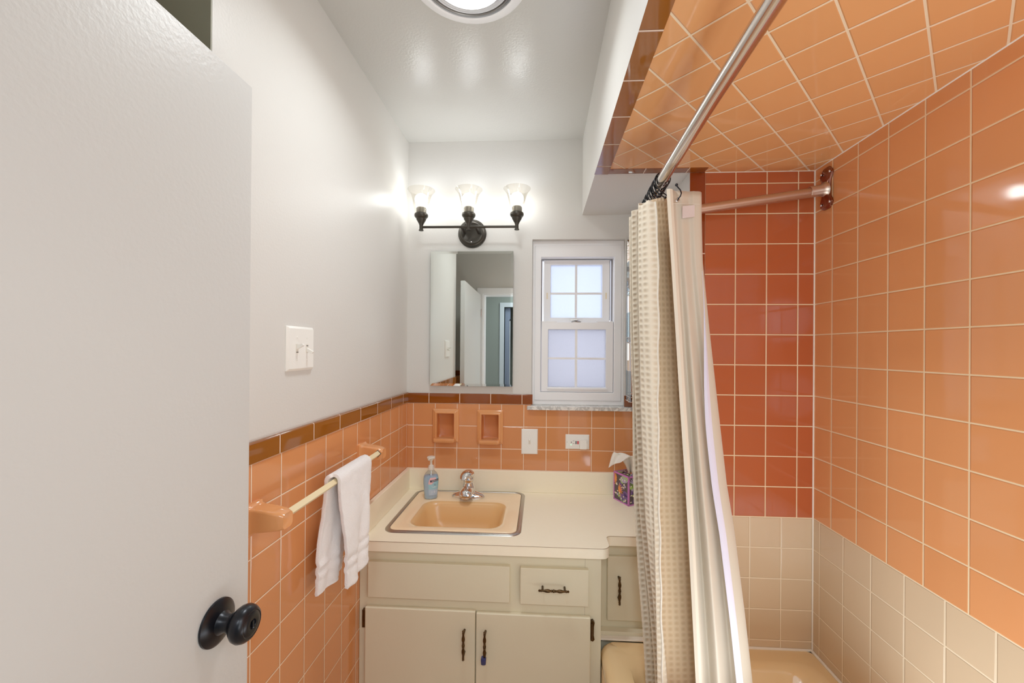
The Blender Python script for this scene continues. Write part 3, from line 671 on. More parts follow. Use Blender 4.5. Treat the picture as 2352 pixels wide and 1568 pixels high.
# ------------------------------------------------------------------ countertop
def cpoly(e=0.0):
    P = [(XL, 1.4180-e)]
    for k in range(9):
        a = math.radians(-90+90*k/8); P.append((.2170+e+.030*math.cos(a)-.0, 1.4480-e+.030*math.sin(a)))
    P += [(.2470+e, 1.5000-e)]
    for k in range(5):
        a = math.radians(180-90*k/4); P.append((.2670+e*0+.020*math.cos(a), 1.5000+.0180*math.sin(a)+.0-e))
    P += [(XP-.001, 1.5180-e), (XP-.001, YB-.0005), (XL, YB-.0005)]
    return P
hole = rrect(-.555, -.105, 1.52, 1.91, .03)
t = thing('countertop', 'cream laminate countertop with backsplash, rounded corner and a step back at the right', 'countertop', (-.1, 1.70, ZKB))
bm = B(); prism(bm, cpoly(), [hole], ZKB, ZK-.0012); obj('worktop', bm, 'lam', t, smooth=True, label='cream laminate top')
bm = B(); prism(bm, cpoly(.0008), [hole], ZK-.0022, ZK-.0012, mi=1); prism(bm, cpoly(0), [hole], ZK-.0012, ZK, mi=0)
obj('laminate_edge', bm, ['lam', 'seam'], t, smooth=False)
bm = B(); box(bm, XL+.0005, XP-.001, YB-.022, YB-.0006, ZK, .9110); obj('backsplash', bm, 'lam', t, smooth=False, bevel=.0025)
bm = B(); box(bm, XL+.0005, XL+.020, 1.4185, YB-.0222, ZK, .9110); obj('side_splash', bm, 'lam', t, smooth=False, bevel=.0025)

# ------------------------------------------------------------------ sink
t = thing('sink', 'peach porcelain drop-in basin with a steel rim set in the countertop', 'sink', (-.33, 1.715, ZK))
X0, X1, Y0, Y1 = -.592, -.068, 1.4840, 1.9400
def rr(i, z, r=None, k=(0, 0, 0, 0)): return [(x, y, z) for x, y in rrect(X0+i, X1-i, Y0+i, Y1-i, r if r else max(.045-i*.6, .02))]
bm = B(); loft(bm, [rr(0, ZK), rr(.0015, ZK+.0030), (rr(.008, ZK+.0058)), rr(.015, ZK+.0050), rr(.0175, ZK+.0022), rr(.020, ZK-.012)]); obj('steel_rim', bm, 'steel', t)
def rb(x0, x1, y0, y1, z, r): return [(x, y, z) for x, y in rrect(x0, x1, y0, y1, r)]
bm = B()
loft(bm, [rb(-.5755, -.0845, 1.5005, 1.9235, ZK-.004, .032), rb(-.5735, -.0865, 1.5025, 1.9215, ZK+.0035, .031), rb(-.569, -.091, 1.507, 1.917, ZK+.0052, .030),
          rb(-.530, -.130, 1.530, 1.835, ZK+.0048, .045), rb(-.514, -.145, 1.541, 1.803, ZK+.0025, .055), rb(-.505, -.153, 1.549, 1.794, ZK-.004, .055),
          rb(-.497, -.160, 1.556, 1.787, ZK-.018, .055), rb(-.484, -.172, 1.568, 1.778, ZK-.070, .055), rb(-.468, -.186, 1.584, 1.766, ZK-.108, .055), rb(-.440, -.212, 1.606, 1.746, ZK-.126, .05),
          rb(-.360, -.300, 1.668, 1.698, ZK-.131, .014)], mis=[0, 0, 0, 0, 1, 1, 1, 1, 1, 1], cap1=True)
obj('basin', bm, ['porc', 'basin'], t)
obj('drain', lathe(B(), (-.330, 1.683, ZK-.131), (0, 0, 1), [(0, .024), (.003, .024), (.004, .018), (.001, .012), (.001, .0001)], 24), 'chrome', t)

# ------------------------------------------------------------------ faucet
zd = ZK+.0050; fx, fy = -.3300, 1.8560
t = thing('faucet', 'chrome single-handle centerset faucet at the back of the sink', 'faucet', (fx, fy, zd))
def el(cx, cy, a, b_, z, n=40, sq=1.0): return [(cx+a*math.copysign(abs(math.cos(2*pi*k/n))**sq, math.cos(2*pi*k/n)), cy+b_*math.copysign(abs(math.sin(2*pi*k/n))**sq, math.sin(2*pi*k/n)), z) for k in range(n)]
bm = B(); loft(bm, [el(fx, fy, .077, .027, zd), el(fx, fy, .077, .027, zd+.006), el(fx, fy, .074, .0255, zd+.012), el(fx, fy, .062, .022, zd+.019), el(fx, fy, .040, .020, zd+.026), el(fx, fy, .028, .020, zd+.034)], cap0=True, cap1=True); obj('base_plate', bm, 'chrome', t)
bm = B(); loft(bm, [el(fx, fy, .036, .028, zd+.006), el(fx, fy, .034, .028, zd+.03), el(fx, fy+.002, .031, .027, zd+.050), el(fx, fy+.004, .026, .025, zd+.064), el(fx, fy+.004, .024, .024, zd+.070), el(fx, fy+.004, .0255, .0245, zd+.076), el(fx, fy+.004, .0265, .0250, zd+.088), el(fx, fy+.004, .0200, .020, zd+.098)], cap0=True, cap1=True); obj('body', bm, 'chrome', t)
bm = B()   # spout reaching over the basin
sp = []
for s, (dy, dzz, a, b_) in enumerate(((.0, .034, .030, .020), (-.022, .038, .030, .0200), (-.045, .038, .0295, .0195), (-.062, .036, .0285, .0190), (-.074, .033, .0265, .0170), (-.081, .030, .021, .013), (-.084, .028, .010, .006))):
    sp.append([(fx+a*math.cos(2*pi*k/24), fy+dy, zd+dzz+b_*math.sin(2*pi*k/24)) for k in range(24)])
loft(bm, sp, cap0=True, cap1=True); cyl(bm, (fx, fy-.060, zd+.030), (fx, fy-.060, zd+.012), .011, 20); obj('spout', bm, 'chrome', t)
bm = B()   # dome lever handle pointing forward-left
hr = []
dirv = Vector((-.35, -.94, 0)).normalized(); sd = Vector((-dirv.y, dirv.x, 0))
for l, zz, a, b_ in ((-.029, .094, .006, .006), (-.025, .097, .019, .015), (-.012, .101, .0255, .021), (.004, .104, .0275, .0215), (.018, .105, .0270, .0185), (.030, .104, .0245, .0135), (.042, .101, .0200, .0085), (.052, .097, .0140, .0045), (.058, .094, .0060, .0025)):
    c0 = Vector((fx, fy+.004, zd+zz))+dirv*l
    hr.append([tuple(c0+sd*a*math.cos(2*pi*k/24)+Vector((0, 0, b_*math.sin(2*pi*k/24)))) for k in range(24)])
loft(bm, hr, cap0=True, cap1=True); obj('lever_handle', bm, 'chrome', t)
bm = B(); ball(bm, (fx-.004, fy-.021, zd+.092), .0028); obj('temperature_dot', bm, 'red', t)
bm = B(); cyl(bm, (fx, fy+.028, zd+.02), (fx, fy+.028, zd+.055), .0022, 10); ball(bm, (fx, fy+.028, zd+.058), .005); obj('lift_rod', bm, 'chrome', t)

# ------------------------------------------------------------------ soap bottle
bx, by = -.498, 1.8290; bz = zd+.0002
ang = math.radians(20); ca, sa = math.cos(ang), math.sin(ang)
t = thing('soap_bottle', 'clear pump bottle of blue liquid hand soap at the back left of the sink', 'bottle', (bx, by, bz))
bp_ = [(0, .0275, .0165), (.003, .0300, .0185), (.020, .0305, .0190), (.045, .0320, .0195), (.070, .0345, .0200), (.090, .0350, .0200), (.104, .0320, .0190), (.116, .0255, .0170), (.124, .0175, .0145), (.129, .0130, .0125), (.134, .0125, .0125)]
def bring(z, a, b_, n=36, g=1.0): return [(bx+(a*g*math.cos(2*pi*k/n))*ca-(b_*g*math.sin(2*pi*k/n))*sa, by+(a*g*math.cos(2*pi*k/n))*sa+(b_*g*math.sin(2*pi*k/n))*ca, bz+z) for k in range(n)]
bm = B(); loft(bm, [bring(*p_) for p_ in bp_], cap0=True); obj('bottle_body', bm, 'bottle', t)
bm = B(); loft(bm, [bring(z+.0008, a, b_, g=.955) for z, a, b_ in bp_[:7]], cap0=True, cap1=True); obj('liquid', bm, 'soap', t)
obj('pump_collar', lathe(B(), (bx, by, bz+.131), (0, 0, 1), [(0, .0140), (.010, .0140), (.011, .0128), (.018, .0120), (.022, .0060), (.025, .0052), (.040, .0048)], 28), 'plast2', t)
ph = Vector((-.15, -.98, 0)).normalized()
bm = B(); lathe(bm, (bx, by, bz+.168), (0, 0, 1), [(0, .0055), (.006, .008), (.014, .0170), (.018, .0190), (.0215, .0170), (.0225, .0001)], 28)
tube(bm, [Vector((bx, by, bz+.182)), Vector((bx, by, bz+.184))+ph*.012, Vector((bx, by, bz+.182))+ph*.026], .0042, 10); obj('pump_head', bm, 'plast2', t)
obj('dip_tube', cyl(B(), (bx, by, bz+.01), (bx, by, bz+.135), .0025, 8), 'plate', t)
# label sheet hugging the front-right of the bottle, coloured by height
def bpt(th, z, g=1.012):
    for (z0_, a0, b0), (z1_, a1, b1) in zip(bp_, bp_[1:]):
        if z <= z1_+1e-9:
            k = (z-z0_)/(z1_-z0_); a, b_ = a0+(a1-a0)*k, b0+(b1-b0)*k; break
    lx, ly = a*g*math.cos(th), b_*g*math.sin(th)
    return Vector((bx+lx*ca-ly*sa, by+lx*sa+ly*ca, bz+z))
M['lab_pink'] = mat('label_pink', (240, 190, 196), rough=.35); M['lab_blue'] = mat('label_light_blue', (150, 205, 222), rough=.35); M['lab_pale'] = mat('label_pale_blue', (176, 200, 224), rough=.35); M['lab_navy'] = mat('label_navy', (24, 26, 60), rough=.35); M['lab_white'] = mat('label_white', (250, 250, 252), rough=.4)
bm = B(); NT, NZ = 20, 24; grid = []
TH0, TH1 = math.radians(-112), math.radians(-22)
for j in range(NZ+1):
    z = .018+(.098-.018)*j/NZ; row = []
    vz = (j/NZ-.5)*2; shr = .16*max(0, vz)**3+.05*max(0, -vz)**3
    for i in range(NT+1):
        th = TH0+(TH1-TH0)*(shr+(1-2*shr)*i/NT); row.append(bm.verts.new(bpt(th, z)))
    grid.append(row)
for j in range(NZ):
    for i in range(NT):
        f = bm.faces.new((grid[j][i], grid[j][i+1], grid[j+1][i+1], grid[j+1][i]))
        z = j/NZ; f.material_index = 0 if z > .62 and i/NT < (z-.40)*1.3 else (1 if z > .30 else 2)
lab = obj('product_label', bm, ['lab_pink', 'lab_blue', 'lab_pale'], t)
def textmesh(s, size):
    cu = bpy.data.curves.new('txt', 'FONT'); cu.body = s; cu.size = size; cu.align_x = 'CENTER'; cu.align_y = 'CENTER'
    o = bpy.data.objects.new('txt', cu); COL.objects.link(o); dg = bpy.context.evaluated_depsgraph_get()
    me = bpy.data.meshes.new_from_object(o.evaluated_get(dg)); b_ = bmesh.new(); b_.from_mesh(me)
    bpy.data.objects.remove(o); bpy.data.curves.remove(cu); bpy.data.meshes.remove(me); return b_
def wrap(bm, thc, zc, g, slant=.0):
    for v in bm.verts:
        x, z = v.co.x, v.co.y; th = thc+x/.028; v.co = bpt(th, zc+z+slant*x, g)
    return bm
THC = math.radians(-63)
bm = B(); nx = 12; g0 = []
for j in range(2):
    g0.append([bm.verts.new((-.0175+.035*i/nx, -.0048+.0096*j, 0)) for i in range(nx+1)])
for i in range(nx): bm.faces.new((g0[0][i], g0[0][i+1], g0[1][i+1], g0[1][i]))
obj('brand_panel', wrap(bm, THC, .084, 1.030, .12), 'lab_navy', lab)
obj('brand_lettering', wrap(textmesh('Softsoap', .0072), THC, .0842, 1.045, .12), 'lab_white', lab)
bm2 = bmesh.new(); bmesh.ops.create_circle(bm2, cap_ends=False, segments=20, radius=.0032)
ps = [v.co.copy() for v in bm2.verts]; bm2.free()
bm = B(); n = len(ps); vo = [bm.verts.new((p.x, p.y, 0)) for p in ps]; vi = [bm.verts.new((p.x*.7, p.y*.7, 0)) for p in ps]
for i in range(n): bm.faces.new((vo[i], vo[(i+1) % n], vi[(i+1) % n], vi[i]))
obj('drop_emblem', wrap(bm, THC, .0655, 1.03), 'lab_navy', lab)
bm = B()
for zc, w in ((.057, .012), (.054, .009), (.036, .013), (.0325, .011), (.029, .013)):
    v = [bm.verts.new(q) for q in ((-w, zc-.0006-.05, 0), (0, zc-.0006-.05, 0), (w, zc-.0006-.05, 0), (w, zc+.0006-.05, 0), (0, zc+.0006-.05, 0), (-w, zc+.0006-.05, 0))]; bm.faces.new((v[0], v[1], v[4], v[5])); bm.faces.new((v[1], v[2], v[3], v[4]))
obj('label_lines', wrap(bm, THC, .05, 1.03), 'lab_white', lab)

# ------------------------------------------------------------------ tissue box
cA = Vector((.3920, 1.8065, ZK+.0003)); e1 = Vector((-.470, .883, 0)); e2 = Vector((.883, .470, 0)); S = .104; H = .128
t = thing('tissue_box', 'small square purple-edged tissue box with a leafy pattern beside the shower curtain', 'tissue box', tuple(cA+(e1+e2)*S/2))
TB = Matrix(((e2.x, e1.x, 0, cA.x), (e2.y, e1.y, 0, cA.y), (0, 0, 1, cA.z), (0, 0, 0, 1)))
cols = {'tb_dark': (66, 52, 62), 'tb_edge': (196, 108, 190), 'tb_green': (160, 206, 84), 'tb_purple': (104, 72, 140), 'tb_lilac': (176, 164, 200), 'tb_orange': (244, 140, 60), 'tb_cream': (244, 232, 206)}
for k, v in cols.items(): M[k] = mat(k.replace('tb_', 'tissue_box_'), v, rough=.4)
keys = list(cols)
bm = B(); box(bm, 0, S, 0, S, 0, H, 0, TB)
w = .0055
for a, b_ in ((0, 0), (S-w, 0), (0, S-w), (S-w, S-w)): box(bm, a-.0004, a+w+.0004, b_-.0004, b_+w+.0004, 0, H, 1, TB)
for z in (0, H-w):
    for q in ((-.0004, w, 0, S), (S-w, S+.0004, 0, S), (0, S, -.0004, w), (0, S, S-w, S+.0004)): box(bm, q[0], q[1], q[2], q[3], z, z+w+.0003, 1, TB)
def onface(face, u, v, d=.0006):
    return TB @ Vector({'L': (-d, u, v), 'F': (u, -d, v), 'T': (u, v, H+d), 'R': (S+d, u, v), 'K': (u, S+d, v)}[face])
def blob(face, u, v, ru, rv, mi, rot=0, n=12, d=.0006):
    ps = []
    for k in range(n):
        a = 2*pi*k/n; p, q = ru*math.cos(a), rv*math.sin(a)
        uu, vv = u+p*math.cos(rot)-q*math.sin(rot), v+p*math.sin(rot)+q*math.cos(rot)
        lim = (w, S-w, w, (S-w) if face == 'T' else (H-w)); uu = min(max(uu, lim[0]), lim[1]); vv = min(max(vv, lim[2]), lim[3]); ps.append(bm.verts.new(onface(face, uu, vv, d)))
    try: bm.faces.new(ps).material_index = mi
    except ValueError: pass
for fi, face in enumerate(('L', 'F', 'T', 'R', 'K')):
    rnd = random.Random(11+fi); hh = S if face == 'T' else H
    for k in range(13): blob(face, .012+rnd.random()*.08, .012+rnd.random()*(hh-.024), .008+rnd.random()*.010, .007+rnd.random()*.006, 2 if k % 2 else 3, rnd.random()*3, d=.0004)
    for k in range(6): blob(face, .012+rnd.random()*.08, .012+rnd.random()*(hh-.024), .006, .005, 4, rnd.random()*3, d=.0006)
    for cu_, cv_, mi, a0 in ((.030, hh*.72, 4, .3), (.070, hh*.42, 5, 1.9), (.035, hh*.28, 3, 4.2), (.078, hh*.78, 5, 5.2)):
        for k in range(8):
            a = a0+k*.32; blob(face, cu_+.018*math.cos(a), cv_+.018*math.sin(a), .0160, .0022, mi, a, 8, d=.0009+.00003*k)
    for k in range(22): blob(face, .012+rnd.random()*.08, .012+rnd.random()*(hh-.024), .0030, .0042, 6, rnd.random()*3, 8, d=.0013)
obj('carton', bm, keys, t, smooth=False, label='carton with purple edges and leaf pattern')
# tissue: a pulled sheet folding over to the left
bm = B(); NU, NV = 16, 18; g = []
top = TB @ Vector((S/2, S/2, H-.004))
for j in range(NV+1):
    s = j/NV; row = []
    for i in range(NU+1):
        u = i/NU-.5
        wd = .034+.085*smoothstep(s*2.2)
        fold = .016*math.sin(u*9+s*3)*(1-s*.4)
        lean = -.062*smoothstep((s-.15)/.85)-.004*math.sin(s*6)
        z = .092*math.sin(min(s, .62)/.62*pi/2) - .036*smoothstep((s-.62)/.38)*(1.2-2.0*u)
        p = top+Vector((lean+u*wd*.55+.25*fold, -u*wd*.65+fold-.012*s, z+.012*u*math.sin(s*5)))
        row.append(bm.verts.new(p))
    g.append(row)
for a, b_ in zip(g, g[1:]):
    for i in range(NU): bm.faces.new((a[i], a[i+1], b_[i+1], b_[i]))
o = obj('tissue', bm, 'tissue', t, label='white tissue pulled up and folded over'); o.modifiers.new('s', 'SOLIDIFY').thickness = .0006

# ------------------------------------------------------------------ bathtub
t = thing('bathtub', 'tan enamelled built-in bathtub below the beige tile behind the curtain', 'bathtub', (.60, .7, 0))
TX0, TX1, TY0, TY1 = .2235, XR-.0005, YR+.03, YE-.0005
def tr(i0, i1, j0, j1, z, r): return [(x, y, z) for x, y in rrect(TX0+i0, TX1-i1, TY0+j0, TY1-j1, r, 8)]
bm = B(); loft(bm, [tr(.004, 0, 0, 0, 0, .03), tr(.004, 0, 0, 0, .36, .03), tr(0, 0, 0, 0, .385, .035), tr(.002, 0, 0, 0, .408, .035), tr(.010, 0, 0, 0, .420, .035), tr(.022, 0, .0, .0, .4255, .035),
               tr(.075, .030, .07, .055, .4255, .06), tr(.088, .040, .08, .070, .421, .08), tr(.098, .050, .09, .085, .400, .10), tr(.110, .065, .10, .13, .30, .12), tr(.125, .085, .12, .20, .17, .12), tr(.165, .125, .16, .27, .125, .12), tr(.30, .25, .5, .55, .118, .05)], cap1=True)
obj('tub_shell', bm, 'tub', t)
bm = B()
for k in range(30):
    y = 1.455-.012*k; tube(bm, [(TX0+.003, y, .03), (TX0+.003, y, .375)], .0028, 6)
obj('apron_flutes', bm, 'tub', t)
obj('drain', lathe(B(), (.56, 1.05, .1185), (0, 0, 1), [(0, .028), (.003, .027), (.003, .0001)], 24), 'chrome', t)

# ------------------------------------------------------------------ curtain rod
t = thing('curtain_rod', 'shiny steel L-shaped shower curtain rod under the tiled ceiling, fixed to the right wall', 'curtain rod', (.354, 1.445, 1.966))
cor = Vector((.3545, 1.440, 1.968))
path = [(.352, YR+.004, 2.060), (.353, .30, 2.048), (.354, .64, 2.036), (.354, .85, 2.0265), (.354, 1.05, 2.013), (.354, 1.213, 2.000), (.354, 1.33, 1.987), (.354, 1.40, 1.977)]
obj('long_rod', tube(B(), path, .0165, 28), 'rodmetal', t)
obj('elbow', tube(B(), [(.354, 1.395, 1.978), (.3545, 1.42, 1.9735), (.362, 1.436, 1.969), (.376, 1.443, 1.970), (.400, 1.444, 1.972)], .0172, 24), 'rodmetal', t)
obj('short_rod', tube(B(), [(.395, 1.444, 1.9715), (.70, 1.442, 2.0135), (.950, 1.4405, 2.048)], .0160, 24), 'satinrod', t)
# cast wall flange
fy0, fz0 = 1.4400, 2.0565
def flange_ring(x, k): 
    out = []
    for y, z in ((-.024, .062), (-.012, .074), (.012, .074), (.026, .062), (.030, .050), (.021, .026), (.018, 0), (.021, -.026), (.030, -.050), (.026, -.062), (.012, -.070), (-.012, -.070), (-.024, -.062), (-.030, -.050), (-.019, -.026), (-.016, 0), (-.019, .026), (-.030, .050)):
        out.append((x, fy0+y*k, fz0+z*k))
    return out
bm = B(); loft(bm, [flange_ring(XR-.0002, 1), flange_ring(XR-.005, 1), flange_ring(XR-.0075, .95), flange_ring(XR-.0080, .6), flange_ring(XR-.014, .35)], cap0=True, cap1=True)
f_ = obj('wall_flange', bm, 'flange', t)
obj('collar', lathe(B(), (XR-.010, fy0, fz0-.003), (-1, .006, -.138), [(0, .027), (.006, .022), (.015, .0190), (.050, .0185), (.052, .0180), (.052, .0155)], 28), 'satinrod', f_)
for dy, dzz in ((-.024, .056), (.022, .060), (-.024, -.054), (.022, -.054)):
    bm = B(); ball(bm, (XR-.010, fy0+dy*.9, fz0+dzz*.93), .0045, s=(.6, 1, 1)); obj('screw', bm, 'chrome', f_)
obj('rear_flange', lathe(B(), (.352, YR+.0002, 2.060), (0, 1, 0), [(0, .04), (.006, .04), (.01, .02), (.03, .016)], 24), 'rodmetal', t)

# ------------------------------------------------------------------ curtains
def rodz(y): 
    P = path
    for a, b_ in zip(P, P[1:]):
        if a[1] <= y <= b_[1]: k = (y-a[1])/(b_[1]-a[1]); return a[2]+(b_[2]-a[2])*k
    return P[-1][2]
def cloth(levels, NU, zs_n, smooth_uv=True, ripple=0.0, topf=None):
    """levels: list of (z, [(x, y), ...]); returns bmesh with UV in metres of cloth."""
    bm = B(); uvl = bm.loops.layers.uv.new('UVMap')
    Z0, Z1 = levels[0][0], levels[-1][0]
    # arc length from the middle level
    def plan(z, u):
        for (za, Pa), (zb, Pb) in zip(levels, levels[1:]):
            if za >= z >= zb-1e-9:
                k = (za-z)/(za-zb); a, b_ = cr(Pa, u), cr(Pb, u); return a[0]+(b_[0]-a[0])*k, a[1]+(b_[1]-a[1])*k
    zm = levels[len(levels)//2][0]; s = [0]; pv = plan(zm, 0)
    for i in range(1, NU+1):
        p_ = plan(zm, i/NU); s.append(s[-1]+math.hypot(p_[0]-pv[0], p_[1]-pv[1])); pv = p_
    rows = []
    for j in range(zs_n+1):
        row = []
        for i in range(NU+1):
            u = i/NU; zt = topf(u) if topf else Z0
            z = zt+(Z1-zt)*j/zs_n
            x, y = plan(min(max(z, Z1), Z0), u)
            if ripple: x += ripple*noise.noise(Vector((u*6, z*2.5, 1))); y += ripple*noise.noise(Vector((u*6, z*2.5, 7)))
            row.append((bm.verts.new((x, y, z)), (s[i], z)))
        rows.append(row)
    for a, b_ in zip(rows, rows[1:]):
        for i in range(NU):
            q = (a[i], a[i+1], b_[i+1], b_[i]); f = bm.faces.new([k[0] for k in q])
            for lp, k in zip(f.loops, q): lp[uvl].uv = k[1]
    return bm, plan
# control points as (bearing b, distance y): x = b*y, surveyed from the photo
def pts(L): return [(b_*y, y) for b_, y in L]
# rework the last run so the hem lies at the right and the pleat behind it spreads to the liner
def wl(z, l, v, h, r, far=1.385):
    # l: leftmost bearing, v: valley bearing, h: hem bearing, r: right reach of the back panel
    return (z, pts([(l+.07, far), (l+.004, far-.010), (l+.06, far-.022), (l+.000, far-.040), (l+.060, far-.050), (v-.016, far-.085), (v+.040, far-.100), ((r+v)/2, 1.262), (r, 1.235), (h-.004, 1.222), (v+.006, 1.235), (v-.001, 1.218), (v+.016, 1.196), (h-.010, 1.186), (h, 1.184)]))
WAF = [wl(1.990, .2136, .236, .273, .318), wl(1.80, .2150, .238, .283, .330), wl(1.56, .2180, .242, .286, .344), wl(1.373, .2244, .246, .286, .352), wl(1.118, .229, .256, .289, .370), wl(.99, .233, .262, .292, .376), wl(.75, .243, .280, .297, .388), wl(.522, .2557, .297, .302, .400), wl(.33, .266, .308, .308, .408)]
def wtop(u):
    P = WAF[0][1]; x, y = cr(P, u); return rodz(y)-.046-.026*smoothstep((u-.6)/.25)-.004*math.sin(u*40)
bm, wplan = cloth(WAF, 330, 150, ripple=.003, topf=wtop)
t = thing('shower_curtain', 'beige waffle-weave fabric shower curtain bunched at the far end of the rod', 'curtain', (.36, 1.30, .33))
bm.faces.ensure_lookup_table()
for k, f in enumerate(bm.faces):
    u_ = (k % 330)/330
    if 8.0/14 < u_ < 9.1/14: f.material_index = 1  # rear pleat faces take the painted shade tone
o = obj('curtain_cloth', bm, ['waffle', 'waffle_shaded'], t); m_ = o.modifiers.new('s', 'SOLIDIFY'); m_.thickness = .0025; m_.offset = 0
# hem cord down the free edge
hp = []
for k in range(60):
    z = wtop(1.0)+(.33-wtop(1.0))*k/59; x, y = wplan(max(min(z, 1.99), .33), 1.0); hp.append((x+.0015*math.sin(k*1.1), y-.001, z))
obj('hem', tube(B(), hp, .0028, 8), 'hem', t)
def ll(z, l, r, m=.5, out=0.0):
    w = r-l
    return (z, pts([(l+.006, 1.215), (l, 1.165), (l+.12*w, 1.156), (l+.24*w, 1.170+.012*m), (l+.42*w, 1.168-.026*m), (l+.62*w, 1.172+.018*m), (l+.80*w, 1.170-.010*m), (r-out*.5, 1.180+.006*m), (r-out*.4-.012, 1.240)]))
LIN = [ll(1.990, .302, .386, 0), ll(1.88, .308, .387, .03), ll(1.755, .316, .390, .10), ll(1.56, .3275, .407, .25), ll(1.373, .338, .425, .55), ll(1.118, .354, .450, 1), ll(.99, .361, .468, 1), ll(.75, .373, .494, 1), ll(.522, .384, .516, 1), ll(.33, .392, .530, 1)]
def ltop(u):
    x, y = cr(LIN[0][1], u); return 1.954-.004*u
bm, lplan = cloth(LIN, 200, 80, ripple=.0, topf=ltop)
t = thing('curtain_liner', 'smooth cream shower curtain liner hanging inside the tub beside the waffle curtain', 'curtain', (.47, 1.17, .33))
o = obj('liner_cloth', bm, 'liner', t); m_ = o.modifiers.new('s', 'SOLIDIFY'); m_.thickness = .0009; m_.offset = 0
# stitched left hem, and a pale strip painting window light through the liner
def ribbon(f0, f1, y, zt, zb, n=40):
    bm = B(); pr = None
    for k in range(n+1):
        z = zt+(zb-zt)*k/n; l = lr(z); a, c_ = f0(z, *l), f1(z, *l)
        v = (bm.verts.new((a*y, y, z)), bm.verts.new(((a+c_)/2*y, y-.003, z)), bm.verts.new((c_*y, y, z)))
        if pr: bm.faces.new((pr[0], pr[1], v[1], v[0])); bm.faces.new((pr[1], pr[2], v[2], v[1]))
        pr = v
    return bm
LR = [(1.990, .302, .386), (1.88, .308, .387), (1.755, .316, .390), (1.56, .3275, .407), (1.373, .338, .425), (1.118, .354, .450), (.99, .361, .468), (.75, .373, .494), (.522, .384, .516), (.33, .392, .530)]
def lr(z):
    for a, b_ in zip(LR, LR[1:]):
        if a[0] >= z >= b_[0]-1e-9:
            k = (a[0]-z)/(a[0]-b_[0]); return a[1]+(b_[1]-a[1])*k, a[2]+(b_[2]-a[2])*k
obj('left_hem', ribbon(lambda z, l, r: l-.001, lambda z, l, r: l+.0135, 1.1490, 1.950, .33), 'hemcream', t)
obj('pale_light_strip', ribbon(lambda z, l, r: r-.004-.030*smoothstep((1.74-z)/.5), lambda z, l, r: r-.004-.014*smoothstep((1.74-z)/.5), 1.1480, 1.72, .33), 'palelight', t, label='pale lilac-white strip painting window light through the liner')
# square weight tab and grommet on the liner
def on_liner(b0, z, dy=-.004): return (b0*1.1675, 1.1675+dy, z)
bm = B()
prism(bm, [(.3400*1.166, 1.872), (.3690*1.166, 1.876), (.3690*1.166, 1.909), (.3400*1.166, 1.906)], [], 1.1625, 1.1612, XZ)
obj('square_tab', bm, 'clearpatch', t, smooth=False, label='small square grey tab')
bm = B(); tube(bm, arc((.3285*1.158, 1.1545, 1.922), .0048, 0, 345, 16, 'xz'), .0013, 8, closed=True); obj('grommet', bm, 'chrome', t)
bm = B(); tube(bm, [(b_*y, y-.0022, 1.9135) for b_, y in ((.318, 1.163), (.34, 1.166), (.36, 1.168), (.382, 1.170))], .0007, 6); obj('top_seam', bm, 'hem', t)

# ------------------------------------------------------------------ hooks
def hook(y, tw, proto=[None]):
    if proto[0] is None:
        bm = B()
        # roller ring: loop over the rod, ends curl with balls
        P = arc((0, 0, 0), .0215, -62, 205, 20, 'xz') + [(-.0150, 0, -.022), (-.006, 0, -.032), (.004, 0, -.040), (.012, 0, -.046)]
        tube(bm, P, .0017, 8); ball(bm, (.0098, 0, -.0200), .0036, seg=12); ball(bm, (.0125, 0, -.046), .0036, seg=12)
        Q = arc((0, .0045, 0), .0215, -55, 215, 20, 'xz') + [(-.0135, .0045, -.022), (-.004, .004, -.034), (.004, .003, -.040)]
        tube(bm, Q, .0017, 8)
        for k in range(5):
            a = math.radians(30+k*30); ball(bm, (.0198*math.cos(a), .0022, .0198*math.sin(a)), .0024, seg=8)
        proto[0] = obj('curtain_hook', bm, 'blackm'); o = proto[0]
    else:
        o = proto[0].copy(); COL.objects.link(o)
    o.location = (.354, y, rodz(y)); o.rotation_euler = (math.radians(6), 0, tw)
    tag(o, 'black double curtain hook crowded on the far end of the rod', 'hook', 'black hooks crowded at the end of the curtain rod')
for k in range(12):
    hook(1.205+.0165*k, random.uniform(-.35, .35)-.1)
bm = B()
tube(bm, [(.3285*1.158, 1.153, 1.920), (.3310*1.15, 1.148, 1.9225), (.3355*1.15, 1.147, 1.929), (.3378*1.15, 1.147, 1.938), (.3355*1.15, 1.148, 1.947), (.3300*1.15, 1.149, 1.955), (.3272*1.15, 1.149, 1.959)], .0019, 10); ball(bm, (.3268*1.15, 1.149, 1.9615), .0043)
single('loose_curtain_hook', bm, 'blackm', 'loose black hook end curling out of the liner grommet', 'hook')

# ------------------------------------------------------------------ daylight outside
struct('wall_outside', box(B(), -3, 3, 4.2, 4.3, -.1, 1.5), 'vinyl_sh', smooth=False)
w_ = bpy.data.worlds.new('sky'); sc.world = w_; w_.use_nodes = True
bg = w_.node_tree.nodes['Background']; bg.inputs[0].default_value = lin((230, 235, 247)); bg.inputs[1].default_value = 1.75

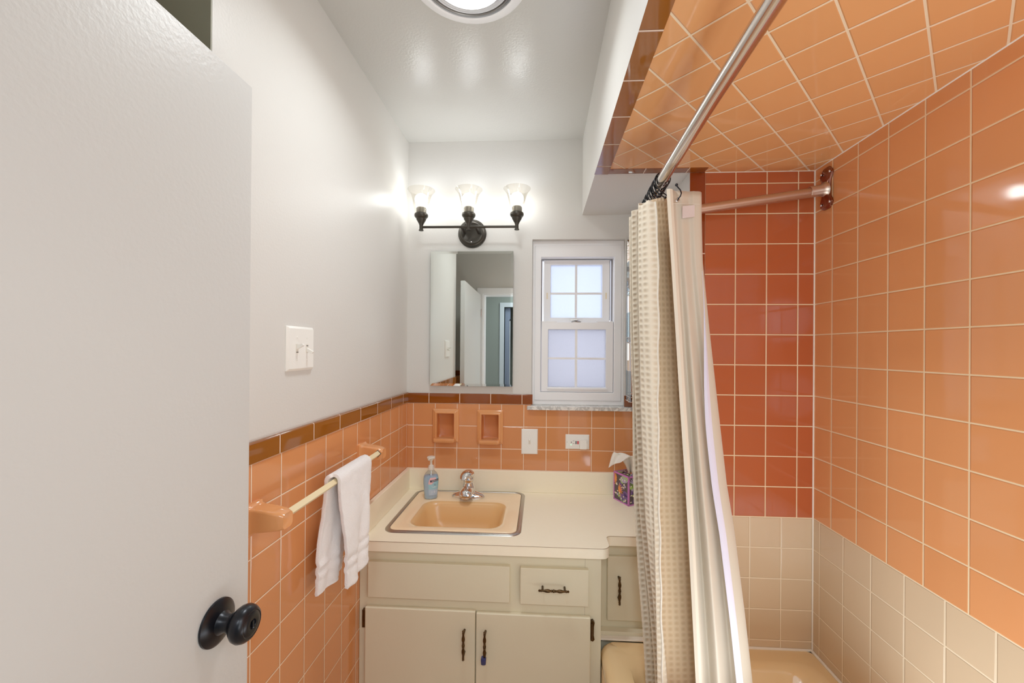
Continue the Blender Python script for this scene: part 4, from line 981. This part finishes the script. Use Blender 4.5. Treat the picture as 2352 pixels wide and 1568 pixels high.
# ------------------------------------------------------------------ ceiling fixture light and added fill lights
def area(name, loc, rot, size, power, col=(1, .96, .9), size_y=None, spread=180):
    l = bpy.data.lights.new(name, 'AREA'); l.energy = power; l.color = col; l.size = size; l.spread = math.radians(spread)
    if size_y: l.shape = 'RECTANGLE'; l.size_y = size_y
    o = bpy.data.objects.new(name, l); COL.objects.link(o); o.location = loc; o.rotation_euler = rot; return o
def point(name, loc, power, r=.03, col=(1, .95, .88)):
    l = bpy.data.lights.new(name, 'POINT'); l.energy = power; l.color = col; l.shadow_soft_size = r
    o = bpy.data.objects.new(name, l); COL.objects.link(o); o.location = loc; return o
area('ceiling_fixture_lamp', (-.205, 1.085, ZC-.045), (0, 0, 0), .18, 3.0, (.92, .98, 1.0), spread=150)
point('camera_fill', (.20, -.03, 1.72), 4.2, .16, (.88, .98, 1.0))  # added fill beside the camera, no visible source
point('low_camera_fill', (.16, -.03, 1.18), 2.5, .16, (.88, .98, 1.0))  # second added fill, lower, brightens the lower half of the room
area('tub_up_fill', (.62, .62, .50), (pi, 0, 0), .45, 4.4, (.88, .97, 1.0), .9)  # added upward fill to brighten the tiled ceiling
area('shower_side_fill', (.60, -.04, 1.75), (math.radians(92), 0, math.radians(8)), .5, 1.7, (.88, .98, 1.0), .7)  # added fill from the rear of the shower, unseen
area('hall_fill', (-.06, -.95, 2.38), (0, 0, 0), .5, 6.5, (.92, .98, 1))  # added fill from the hallway behind the camera

# ------------------------------------------------------------------ camera
cam = bpy.data.cameras.new('camera'); co = bpy.data.objects.new('camera', cam); COL.objects.link(co); sc.camera = co
F, CX, CY, YAW, PITCH, ROLL = 927.04, 1190.33, 799.50, -.05532, .00195, .00724
cam.sensor_width = 36; cam.sensor_fit = 'HORIZONTAL'; cam.lens = F*36/2352
cam.shift_x = (1176-CX)/2352; cam.shift_y = (CY-784)/2352
cam.clip_start = .02
fwd = Vector((math.sin(YAW)*math.cos(PITCH), math.cos(YAW)*math.cos(PITCH), math.sin(PITCH)))
rt = Vector((math.cos(YAW), -math.sin(YAW), 0)); up = rt.cross(fwd)
r2 = rt*math.cos(ROLL)+up*math.sin(ROLL); u2 = -rt*math.sin(ROLL)+up*math.cos(ROLL)
mt = Matrix((r2, u2, -fwd)).transposed().to_4x4(); mt.translation = Vector((0, 0, 1.5)); co.matrix_world = mt

sc.view_settings.view_transform = 'Standard'; sc.view_settings.look = 'None'; sc.view_settings.exposure = 0.55; sc.view_settings.gamma = 1.22
sc.cycles.use_denoising = True
sc.cycles.max_bounces = 10; sc.cycles.diffuse_bounces = 5; sc.cycles.glossy_bounces = 5; sc.cycles.transparent_max_bounces = 12; sc.cycles.sample_clamp_indirect = 4.0; sc.cycles.caustics_reflective = False; sc.cycles.caustics_refractive = False
